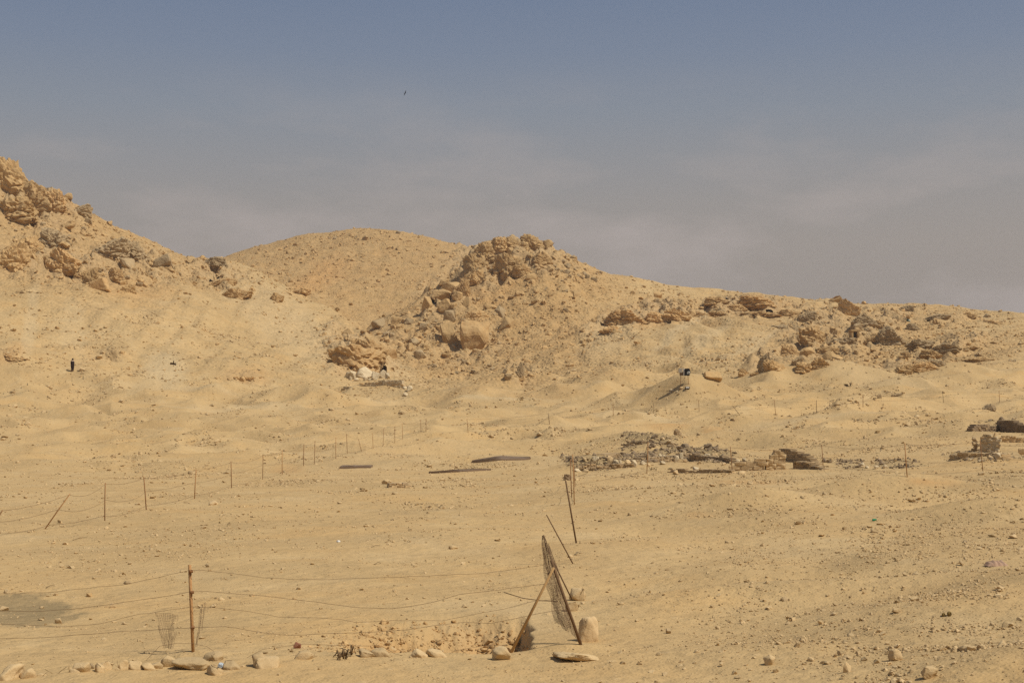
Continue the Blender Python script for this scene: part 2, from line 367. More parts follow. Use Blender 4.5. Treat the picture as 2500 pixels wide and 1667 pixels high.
Z += pit * (0.09 * rag + .16 * (.3 - np.abs(perlin(XX * 5.5, YY * 5.5))) + .07 * perlin(XX * 14, YY * 14) + .12 * perlin(XX * 1.4 + 9, YY * 1.4))
# flatten under the far crest so that nothing pokes out behind
PYG = project()

def col_of(px):
    j = int(np.clip(np.searchsorted(PX, px), 1, NC - 1))
    return j - 1, (px - PX[j - 1]) / (PX[j] - PX[j - 1])
_front = np.minimum.accumulate(PYG, 0)
def hit(px, py, ymin=8.0):
    """first point of the land that the sight line through a photo pixel meets"""
    j, t = col_of(px)
    p = _front[:, j] * (1 - t) + _front[:, j + 1] * t
    i0 = int(np.searchsorted(YR, ymin))
    idx = np.nonzero(p[i0:] <= py)[0]
    i = (idx[0] + i0) if len(idx) else NR - 1
    if i > 0 and p[i - 1] > py and p[i] < p[i - 1]:
        s = (p[i - 1] - py) / (p[i - 1] - p[i])
    else:
        s = 1.0
    Y = YR[max(i - 1, 0)] * (1 - s) + YR[i] * s
    X = Y * (px - W / 2) / F
    return Vector((X, Y, hz(X, Y)))
def hz(X, Y):
    px = W / 2 + F * X / Y
    j, t = col_of(px)
    i = int(np.clip(np.searchsorted(YR, Y), 1, NR - 1))
    s = (Y - YR[i - 1]) / (YR[i] - YR[i - 1])
    return float((Z[i - 1, j] * (1 - t) + Z[i - 1, j + 1] * t) * (1 - s) + (Z[i, j] * (1 - t) + Z[i, j + 1] * t) * s)
def at(px, py, Y):
    return Vector((Y * (px - W / 2) / F, Y, zof(py, Y)))

# ------------------------------------------------------------------ materials
def new_mat(name):
    m = bpy.data.materials.new(name)
    m.use_nodes = True
    nt = m.node_tree
    nt.nodes.clear()
    out = nt.nodes.new('ShaderNodeOutputMaterial')
    b = nt.nodes.new('ShaderNodeBsdfPrincipled')
    b.inputs['Roughness'].default_value = 0.95
    b.inputs['Specular IOR Level'].default_value = 0.12
    nt.links.new(b.outputs[0], out.inputs['Surface'])
    return m, nt, b

class N:
    def __init__(s, nt): s.nt = nt
    def tex(s, kind, vec, **kw):
        n = s.nt.nodes.new(kind)
        for k_, v_ in kw.items():
            if k_ in n.inputs: n.inputs[k_].default_value = v_
            else: setattr(n, k_, v_)
        if vec is not None: s.nt.links.new(vec, n.inputs['Vector'])
        return n
    def math(s, op, a, b=None, c=None):
        n = s.nt.nodes.new('ShaderNodeMath'); n.operation = op
        for i, v in enumerate((a, b, c)):
            if v is None: continue
            if isinstance(v, (int, float)): n.inputs[i].default_value = v
            else: s.nt.links.new(v, n.inputs[i])
        return n.outputs[0]
    def rng(s, v, a, b, c, d):
        n = s.nt.nodes.new('ShaderNodeMapRange')
        s.nt.links.new(v, n.inputs['Value'])
        for nm, x in (('From Min', a), ('From Max', b), ('To Min', c), ('To Max', d)): n.inputs[nm].default_value = x
        return n.outputs[0]
    def mix(s, f, a, b, mode='MIX'):
        n = s.nt.nodes.new('ShaderNodeMix'); n.data_type = 'RGBA'; n.blend_type = mode
        for nm, v in (('Factor', f), ('A', a), ('B', b)):
            if isinstance(v, (int, float)): n.inputs[nm].default_value = v
            elif isinstance(v, tuple): n.inputs[nm].default_value = (*v[:3], 1)
            else: s.nt.links.new(v, n.inputs[nm])
        return n.outputs['Result']
    def attr(s, name):
        n = s.nt.nodes.new('ShaderNodeAttribute'); n.attribute_name = name
        return n
    def bump(s, h, dist, strength, base=None):
        n = s.nt.nodes.new('ShaderNodeBump')
        n.inputs['Distance'].default_value = dist
        n.inputs['Strength'].default_value = strength
        s.nt.links.new(h, n.inputs['Height'])
        if base is not None: s.nt.links.new(base, n.inputs['Normal'])
        return n.outputs['Normal']

def land_material():
    m, nt, b = new_mat('sand_and_scree')
    q = N(nt)
    pos = nt.nodes.new('ShaderNodeNewGeometry').outputs['Position']
    a1, a2 = q.attr('soil_a'), q.attr('soil_b')
    s1 = nt.nodes.new('ShaderNodeSeparateColor'); nt.links.new(a1.outputs['Color'], s1.inputs[0])
    s2 = nt.nodes.new('ShaderNodeSeparateColor'); nt.links.new(a2.outputs['Color'], s2.inputs[0])
    rock, orange, grey = s1.outputs[0], s1.outputs[1], s1.outputs[2]
    dark, pale, hill = s2.outputs[0], s2.outputs[1], s2.outputs[2]
    brown = a2.outputs['Alpha']
    n_big = q.tex('ShaderNodeTexNoise', pos, Scale=.045, Detail=6.0, Roughness=.6).outputs['Fac']
    n_mid = q.tex('ShaderNodeTexNoise', pos, Scale=.42, Detail=8.0, Roughness=.66).outputs['Fac']
    n_fin = q.tex('ShaderNodeTexNoise', pos, Scale=7.0, Detail=7.0, Roughness=.72).outputs['Fac']
    v_st = q.tex('ShaderNodeTexVoronoi', pos, Scale=16.0, Randomness=1.0)
    v_md = q.tex('ShaderNodeTexVoronoi', pos, Scale=3.6, Randomness=1.0)
    v_lg = q.tex('ShaderNodeTexVoronoi', pos, Scale=1.35, Randomness=1.0)
    sand = q.mix(q.rng(n_big, .35, .68, 0, 1), (.515, .355, .165), (.555, .388, .186))
    sand = q.mix(q.rng(n_mid, .42, .72, 0, .55), sand, (.445, .300, .140))
    n_tn = q.tex('ShaderNodeTexNoise', pos, Scale=.22, Detail=7.0, Roughness=.6, Distortion=1.0).outputs['Fac']
    sand = q.mix(q.rng(n_tn, .50, .70, 0, .65), sand, (.53, .338, .140))
    sand = q.mix(q.rng(n_tn, .46, .30, 0, .5), sand, (.575, .425, .225))
    # stones too small to model: some cells lighter, some darker than the sand
    def speck(v, lo, hi, col, amt):
        sc = nt.nodes.new('ShaderNodeSeparateColor'); nt.links.new(v.outputs['Color'], sc.inputs[0])
        on = q.math('GREATER_THAN', sc.outputs[0], lo)
        core = q.rng(v.outputs['Distance'], hi, hi * .6, 0, 1)
        return q.math('MULTIPLY', q.math('MULTIPLY', on, core), amt)
    sand = q.mix(speck(v_st, .80, .36, None, .45), sand, (.62, .455, .25))
    sand = q.mix(speck(v_md, .93, .30, None, .4), sand, (.60, .44, .24))
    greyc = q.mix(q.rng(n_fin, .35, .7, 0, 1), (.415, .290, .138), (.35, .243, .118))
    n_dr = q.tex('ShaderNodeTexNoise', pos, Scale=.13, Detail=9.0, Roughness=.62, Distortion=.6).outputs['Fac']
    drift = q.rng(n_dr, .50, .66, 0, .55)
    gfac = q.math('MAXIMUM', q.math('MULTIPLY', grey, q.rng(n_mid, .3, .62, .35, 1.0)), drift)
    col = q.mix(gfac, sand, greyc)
    brc = q.mix(q.rng(n_mid, .35, .65, 0, 1), (.485, .305, .130), (.405, .252, .106))
    col = q.mix(q.math('MULTIPLY', brown, q.rng(n_dr, .3, .6, 1.0, .55)), col, brc)
    col = q.mix(q.math('MULTIPLY', orange, q.rng(n_mid, .3, .6, .55, 1.0)), col, q.mix(n_fin, (.56, .335, .135), (.46, .25, .095)))
    rockc = q.mix(q.rng(n_fin, .35, .68, 0, 1), (.42, .283, .140), (.52, .365, .185))
    rockc = q.mix(q.rng(n_mid, .5, .75, 0, .6), rockc, (.335, .245, .145))
    col = q.mix(q.math('MULTIPLY', rock, .85), col, rockc)
    darkc = q.mix(n_fin, (.235, .170, .085), (.32, .238, .124))
    col = q.mix(q.math('MULTIPLY', dark, q.rng(n_mid, .28, .55, .4, 1.0)), col, darkc)
    col = q.mix(pale, col, (.545, .41, .225))
    # gravel on the slopes: each cell its own tone
    sc = nt.nodes.new('ShaderNodeSeparateColor'); nt.links.new(v_lg.outputs['Color'], sc.inputs[0])
    sd = nt.nodes.new('ShaderNodeSeparateColor'); nt.links.new(v_md.outputs['Color'], sd.inputs[0])
    tone = q.math('ADD', q.rng(sc.outputs[0], 0, 1, -.14, .12), q.rng(sd.outputs[1], 0, 1, -.14, .12))
    gv = q.math('ADD', q.math('MULTIPLY', tone, q.math('MULTIPLY', hill, q.rng(n_mid, .3, .6, .35, 1.))), 1.0)
    gv = q.math('MULTIPLY', gv, q.rng(n_fin, .25, .75, .90, 1.09))
    cmb = nt.nodes.new('ShaderNodeCombineColor')
    for i in range(3): nt.links.new(gv, cmb.inputs[i])
    col = q.mix(1.0, col, cmb.outputs[0], 'MULTIPLY')
    nt.links.new(col, b.inputs['Base Color'])
    h1 = q.math('ADD', q.math('MULTIPLY', n_fin, .6), q.math('MULTIPLY', q.rng(v_st.outputs['Distance'], 0, .5, 1, 0), .35))
    nb = q.bump(h1, .035, .8)
    nb = q.bump(q.rng(v_md.outputs['Distance'], .05, .5, 1, 0), .05, .45, nb)
    hl = q.math('MULTIPLY', q.math('ADD', q.rng(v_lg.outputs['Distance'], .05, .55, 1, 0), n_mid), q.math('ADD', q.math('MULTIPLY', hill, .85), .05))
    nb = q.bump(hl, .42, .6, nb)
    nt.links.new(nb, b.inputs['Normal'])
    return m

def rock_material(name, c_lo, c_hi, c_pat, scale=1.0, bump=.25):
    m, nt, b = new_mat(name)
    q = N(nt)
    tc = nt.nodes.new('ShaderNodeTexCoord')
    oi = nt.nodes.new('ShaderNodeObjectInfo')
    pos = nt.nodes.new('ShaderNodeNewGeometry').outputs['Position']
    n1 = q.tex('ShaderNodeTexNoise', pos, Scale=1.1 * scale, Detail=8.0, Roughness=.68).outputs['Fac']
    n2 = q.tex('ShaderNodeTexNoise', pos, Scale=6.5 * scale, Detail=6.0, Roughness=.7).outputs['Fac']
    v = q.tex('ShaderNodeTexVoronoi', pos, Scale=2.1 * scale, feature='DISTANCE_TO_EDGE').outputs['Distance']
    col = q.mix(q.rng(n1, .32, .68, 0, 1), c_lo, c_hi)
    col = q.mix(q.rng(n2, .5, .8, 0, .7), col, c_pat)
    f = q.math('MULTIPLY', q.rng(oi.outputs['Random'], 0, 1, .84, 1.10), q.rng(n2, .2, .8, .9, 1.08))
    cmb = nt.nodes.new('ShaderNodeCombineColor')
    for i in range(3): nt.links.new(f, cmb.inputs[i])
    col = q.mix(1.0, col, cmb.outputs[0], 'MULTIPLY')
    nt.links.new(col, b.inputs['Base Color'])
    h = q.math('ADD', q.math('MULTIPLY', n1, 1.0), q.math('ADD', q.math('MULTIPLY', n2, .45), q.rng(v, 0, .08, -.12, 0)))
    nt.links.new(q.bump(h, bump / scale, .5), b.inputs['Normal'])
    return m

def plain_material(name, col, rough=.8, var=.18, scale=8.0, metal=0.0, bump=.004, col2=None, stretch=(1, 1, 1)):
    m, nt, b = new_mat(name)
    q = N(nt)
    tc = nt.nodes.new('ShaderNodeTexCoord')
    mp_ = nt.nodes.new('ShaderNodeMapping'); mp_.inputs['Scale'].default_value = stretch
    nt.links.new(tc.outputs['Object'], mp_.inputs['Vector'])
    n = q.tex('ShaderNodeTexNoise', mp_.outputs[0], Scale=scale, Detail=6.0, Roughness=.65).outputs['Fac']
    c2 = col2 or tuple(x * (1 - 2 * var) for x in col)
    nt.links.new(q.mix(q.rng(n, .35, .65, 0, 1), col, c2), b.inputs['Base Color'])
    nt.links.new(q.bump(n, bump, .7), b.inputs['Normal'])
    b.inputs['Roughness'].default_value = rough
    b.inputs['Metallic'].default_value = metal
    return m

M = {
    'land': land_material(),
    'rock': rock_material('limestone', (.49, .322, .145), (.57, .385, .18), (.40, .262, .120), .55, .12),
    'rock_orange': rock_material('ochre_rock', (.52, .325, .140), (.585, .40, .190), (.43, .262, .112), .55, .12),
    'rock_grey': rock_material('weathered_rock', (.385, .278, .150), (.46, .335, .182), (.33, .242, .138), .55, .12),
    'rock_pale': rock_material('pale_limestone', (.56, .445, .275), (.66, .53, .335), (.47, .36, .21), 1.0, .15),
    'stone': rock_material('field_stone', (.50, .355, .180), (.62, .455, .245), (.40, .285, .15), 4.0, .11),
    'block': rock_material('building_stone', (.54, .385, .20), (.63, .46, .25), (.45, .315, .165), 3.0, .08),
    'mud': rock_material('mud_brick', (.40, .288, .160), (.48, .352, .20), (.31, .22, .122), 3.0, .08),
    'mud_dark': rock_material('burnt_mud_brick', (.25, .180, .108), (.32, .232, .14), (.18, .13, .08), 3.0, .08),
    'cave': rock_material('cave_rock', (.38, .262, .135), (.46, .325, .17), (.30, .21, .115), .7, .3),
}

# ------------------------------------------------------------------ openings cut into the slopes: (px, py, half w, half h, depth m)
caves = [(87, 506, 15, 8, 7), (44, 522, 11, 5, 5), (182, 645, 11, 12, 7), (64, 637, 9, 8, 5), (302, 643, 8, 7, 4), (536, 683, 14, 6, 6),
         (1059, 735, 8, 10, 7), (1578, 784, 9, 10, 8), (1609, 786, 6, 4, 5), (1633, 787, 7, 4, 5), (1775, 733, 5, 6, 6), (1752, 762, 6, 5, 5),
         (1877, 761, 10, 4, 5), (1841, 773, 10, 4, 5), (2144, 829, 6, 9, 6), (2068, 940, 10, 5, 1.1), (2474, 881, 7, 4, 1.0), (423, 887, 7, 4, 1.0), (935, 902, 9, 15, 6)]
FC_X = 0.25 * (PXX[:-1, :-1] + PXX[1:, :-1] + PXX[:-1, 1:] + PXX[1:, 1:])
FC_Y = 0.25 * (PYG[:-1, :-1] + PYG[1:, :-1] + PYG[:-1, 1:] + PYG[1:, 1:])
keep = np.ones((NR - 1, NC - 1), bool)
cave_pts = []
for cx, cy, cw, ch, dep in caves:
    P = hit(cx, cy)
    e = ((FC_X - cx) / cw) ** 2 + ((FC_Y - cy) / ch) ** 2
    near_ = np.abs(YY[:-1, :-1] - P.y) < max(9, .12 * P.y) if P.y > 60 else np.abs(YY[:-1, :-1] - P.y) < 1.0
    keep &= ~((e < 1.0) & near_)
    cave_pts.append(P)

# ------------------------------------------------------------------ the land itself, one sheet per hill
co = np.stack([XX, YY, Z], -1).reshape(-1, 3).astype(np.float32)
ii = np.arange(NR * NC).reshape(NR, NC)
quads = np.stack([ii[:-1, :-1], ii[:-1, 1:], ii[1:, 1:], ii[1:, :-1]], -1)
domf = np.maximum(np.maximum(dom[:-1, :-1], dom[1:, 1:]), np.maximum(dom[1:, :-1], dom[:-1, 1:]))
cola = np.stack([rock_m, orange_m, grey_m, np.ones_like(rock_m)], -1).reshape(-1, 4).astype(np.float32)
colb = np.stack([dark_m, pale_m, np.clip(0.12 + .88 * hw * np.clip(.45 + brown_m + debris_m + rock_m, 0, 1), 0, 1), brown_m], -1).reshape(-1, 4).astype(np.float32)
def sheet(name, sel, label):
    f = quads[sel]
    used, inv = np.unique(f, return_inverse=True)
    inv = inv.reshape(-1, 4)
    me = bpy.data.meshes.new(name)
    me.vertices.add(len(used)); me.vertices.foreach_set('co', co[used].ravel())
    me.loops.add(inv.size); me.loops.foreach_set('vertex_index', inv.ravel().astype(np.int32))
    me.polygons.add(len(inv))
    me.polygons.foreach_set('loop_start', np.arange(0, inv.size, 4, dtype=np.int32))
    me.polygons.foreach_set('loop_total', np.full(len(inv), 4, np.int32))
    me.polygons.foreach_set('use_smooth', np.ones(len(inv), bool))
    for nm, arr in (('soil_a', cola), ('soil_b', colb)):
        at_ = me.attributes.new(nm, 'FLOAT_COLOR', 'POINT')
        at_.data.foreach_set('color', arr[used].ravel())
    me.update(); me.validate()
    o = link(name, me, M['land'])
    return tag(o, label, None, None, 'structure')
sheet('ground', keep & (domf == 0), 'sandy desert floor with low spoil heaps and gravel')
sheet('left_hill', keep & (domf == 1), 'tan rocky hillside with scree spur on the left')
sheet('rocky_knoll', keep & (domf == 2), 'boulder-strewn knoll running into the long right ridge')
sheet('rounded_hill', keep & (domf == 3), 'rounded gravel hill behind the spur and knoll')
# plain far beyond and behind the camera
bm = bmesh.new()
bmesh.ops.create_grid(bm, x_segments=8, y_segments=8, size=4500)
o = link('desert_plain', mesh_from_bm('desert_plain', bm), M['land'], loc=(0, 0, -1.2))
tag(o, 'flat desert stretching away behind the hills', kind='structure')

def pocket(cx, cy, cw, ch, dep, P):
    bm = bmesh.new()
    rings = []
    n = 14
    cen = at(cx, cy, P.y)
    for kx, (s, d) in enumerate(((1.18, 0), (1.05, .25), (.98, .6), (.7, 1.0))):
        r = []
        for a in range(n):
            t = 2 * math.pi * a / n
            jx = 1 + .14 * mnoise.noise(Vector((cx + math.cos(t) * 2, cy + math.sin(t) * 2, kx)))
            qx, qy = cx + cw * s * jx * math.cos(t), cy + ch * s * jx * math.sin(t)
            if kx == 0:
                p = hit(qx, min(qy, cy + ch * 1.18))
                if abs(p.y - P.y) > max(9, .12 * P.y): p = at(qx, qy, P.y)
                p.z -= .03 * dep * .2
            else:
                base = rings[0][a].co
                tgt = at(qx, qy, P.y + dep)
                p = Vector(base).lerp(tgt, .25) if kx == 1 else tgt.copy()
                p.y = base.y * (1 - d) + (P.y + dep) * d if kx > 1 else base.y + dep * .2
                if kx == 3: p = p.lerp(at(cx, cy + ch * .4, P.y + dep), .4)
            r.append(bm.verts.new(p))
        rings.append(r)
    for r0, r1 in zip(rings, rings[1:]):
        for a in range(n):
            bm.faces.new((r0[a], r0[(a + 1) % n], r1[(a + 1) % n], r1[a]))
    bm.faces.new(rings[-1])
    bmesh.ops.recalc_face_normals(bm, faces=bm.faces)
    return mesh_from_bm('cave_hollow', bm)
cave_lab = {0: 'dark hollow under the crag near the left edge', 2: 'black cave mouth in the ochre rock band at left', 5: 'dark slot under the ledge at the head of the spur',
            6: 'dark gap between the stacked boulders on the knoll', 7: 'dark tomb opening in the ochre cliff right of the knoll', 10: 'small round hole high on the right ridge',
            14: 'dark doorway beneath the overhang on the right slope', 15: 'small dark pit on the sand below the right slope', 17: 'small black hole low on the left scree', 18: 'shadowed cleft of the rock-cut cave in the spur'}
for i_, (cv, P) in enumerate(zip(caves, cave_pts)):
    me = pocket(*cv, P)
    o = link('cave_hollow', me, M['cave'])
    reg = 'in the crags of the left hill' if cv[0] < 600 else 'in the rock bands of the right ridge'
    tag(o, cave_lab.get(i_, 'small dark cavity ' + reg), 'cave', None if i_ in cave_lab else 'small cavities ' + reg)

# ------------------------------------------------------------------ rock shapes, shared by all rocks
def unit_mesh(bm, name, sink=.3):
    bm.verts.ensure_lookup_table()
    c = np.array([v.co[:] for v in bm.verts])
    lo, hi = c.min(0), c.max(0)
    for v in bm.verts:
        p = (np.array(v.co[:]) - lo) / (hi - lo)
        v.co = (p[0] - .5, p[1] - .5, p[2] * (1 + sink) - sink)
    return mesh_from_bm(name, bm)

def block_mesh(seed, npts=13, cuts=3, rough=.05, boxy=.6):
    r = random.Random(seed)
    bm = bmesh.new()
    for i in range(npts):
        v = Vector((r.uniform(-1, 1), r.uniform(-1, 1), r.uniform(-1, 1)))
        m = max(abs(v.x), abs(v.y), abs(v.z)); l = v.length
        v = v / (m * boxy + l * (1 - boxy))
        bm.verts.new(v * r.uniform(.85, 1.0))
    res = bmesh.ops.convex_hull(bm, input=bm.verts)
    junk = [e for e in res['geom_interior'] + res['geom_unused'] if isinstance(e, bmesh.types.BMVert)]
    if junk: bmesh.ops.delete(bm, geom=list(set(junk)), context='VERTS')
    bmesh.ops.bevel(bm, geom=list(bm.edges), offset=.07, segments=1, affect='EDGES', profile=.5)
    bmesh.ops.triangulate(bm, faces=bm.faces)
    for _ in range(cuts):
        if len(bm.faces) > 900: break
        es = [e for e in bm.edges if e.calc_length() > .22]
        if not es: break
        bmesh.ops.subdivide_edges(bm, edges=es, cuts=1)
        bmesh.ops.triangulate(bm, faces=bm.faces)
    bm.normal_update()
    off = Vector((seed * 3.1, seed * 1.7, seed))
    for v in bm.verts:
        n = mnoise.noise(v.co * 1.6 + off) * .8 + mnoise.noise(v.co * 4.2 + off) * .5 + mnoise.noise(v.co * 9 + off) * .3
        v.co += v.normal * n * rough * 1.6
    return unit_mesh(bm, 'rock_shape')

def crag_mesh(seed, sub=5, amp=.62):
    bm = bmesh.new()
    bmesh.ops.create_icosphere(bm, subdivisions=sub, radius=1)
    r_ = random.Random(seed + 100)
    off = Vector((seed * 5.3 + 2, seed * 2.9, seed * 1.3))
    # joint planes cut the mass into facets, softened lumps and ledges sit on top
    planes = []
    for _ in range(16):
        nrm = Vector((r_.gauss(0, 1), r_.gauss(0, 1), r_.gauss(0, .8))).normalized()
        planes.append((nrm, r_.uniform(.66, .95)))
    for v in bm.verts:
        d = v.co.normalized()
        r = 1.15
        for nrm, dist in planes:
            c = d.dot(nrm)
            if c > .15: r = min(r, dist / c)
        p = d * r
        w = Vector((mnoise.noise(p * 1.1 + off), mnoise.noise(p * 1.1 + off + Vector((9, 2, 4))), mnoise.noise(p * 1.1 + off + Vector((1, 7, 3)))))
        q = p + w * .4
        cell = mnoise.voronoi(Vector((q.x * 1.5, q.y * 1.5, q.z * 2.2)) + off)[0]
        joint = min((cell[1] - cell[0]) * 4.6, 1.0)          # 0 in the joints between lumps
        cell2 = mnoise.voronoi(Vector((q.x * 3.4, q.y * 3.4, q.z * 5.0)) + off)[0]
        joint2 = min((cell2[1] - cell2[0]) * 4.2, 1.0)
        h = amp * (.30 * joint + .17 * joint2 - .32) + .16 * mnoise.noise(q * 1.7 + off) + .045 * mnoise.noise(q * 6 + off) + .02 * mnoise.noise(q * 14 + off)
        v.co = p * (1 + h)
    return unit_mesh(bm, 'crag_shape', .5)

BLOCKS = [block_mesh(i, 10 + i % 6, 3, .045, .45 + .12 * (i % 4)) for i in range(14)]
CRAGS = [crag_mesh(i) for i in range(9)]
SMALL = [block_mesh(40 + i, 10 + i % 5, 1, .05, .35 + .1 * (i % 4)) for i in range(12)]
STONES = [block_mesh(70 + i, 16 + i % 6, 3, .06, .2) for i in range(10)]     # rounder field stones
for lib in (STONES,):
    for me in lib: me.polygons.foreach_set('use_smooth', [True] * len(me.polygons))
_mcache = {}
def with_mat(me, mk):
    key = (me.name, mk)
    if key not in _mcache:
        c = me.copy(); c.materials.clear(); c.materials.append(M[mk]); _mcache[key] = c
    return _mcache[key]
_rr = random.Random(3)
def rock(px, py, w, h, lib, mk='rock', label=None, cat='boulder', group=None, name='boulder', depth=None, tilt=12, dz=0.0, parent=None, dy=0.0):
    """a rock whose foot stands at a photo pixel, w by h photo pixels in size"""
    P = hit(px, py)
    s = P.y / F
    d = depth if depth else _rr.uniform(.75, 1.1)
    me = with_mat(lib[_rr.randrange(len(lib))], mk)
    o = link(name, me, None, parent, (P.x, P.y + w * s * .25 + dy, P.z + dz * h * s),
             (math.radians(_rr.uniform(-tilt, tilt)), math.radians(_rr.uniform(-tilt, tilt)), _rr.choice((0, math.pi)) + math.radians(_rr.uniform(-22, 22))),
             (w * s * 1.05, w * s * d, h * s * 1.1))
    if label: tag(o, label, cat, group)
    return o

K, B_, S_ = CRAGS, BLOCKS, SMALL
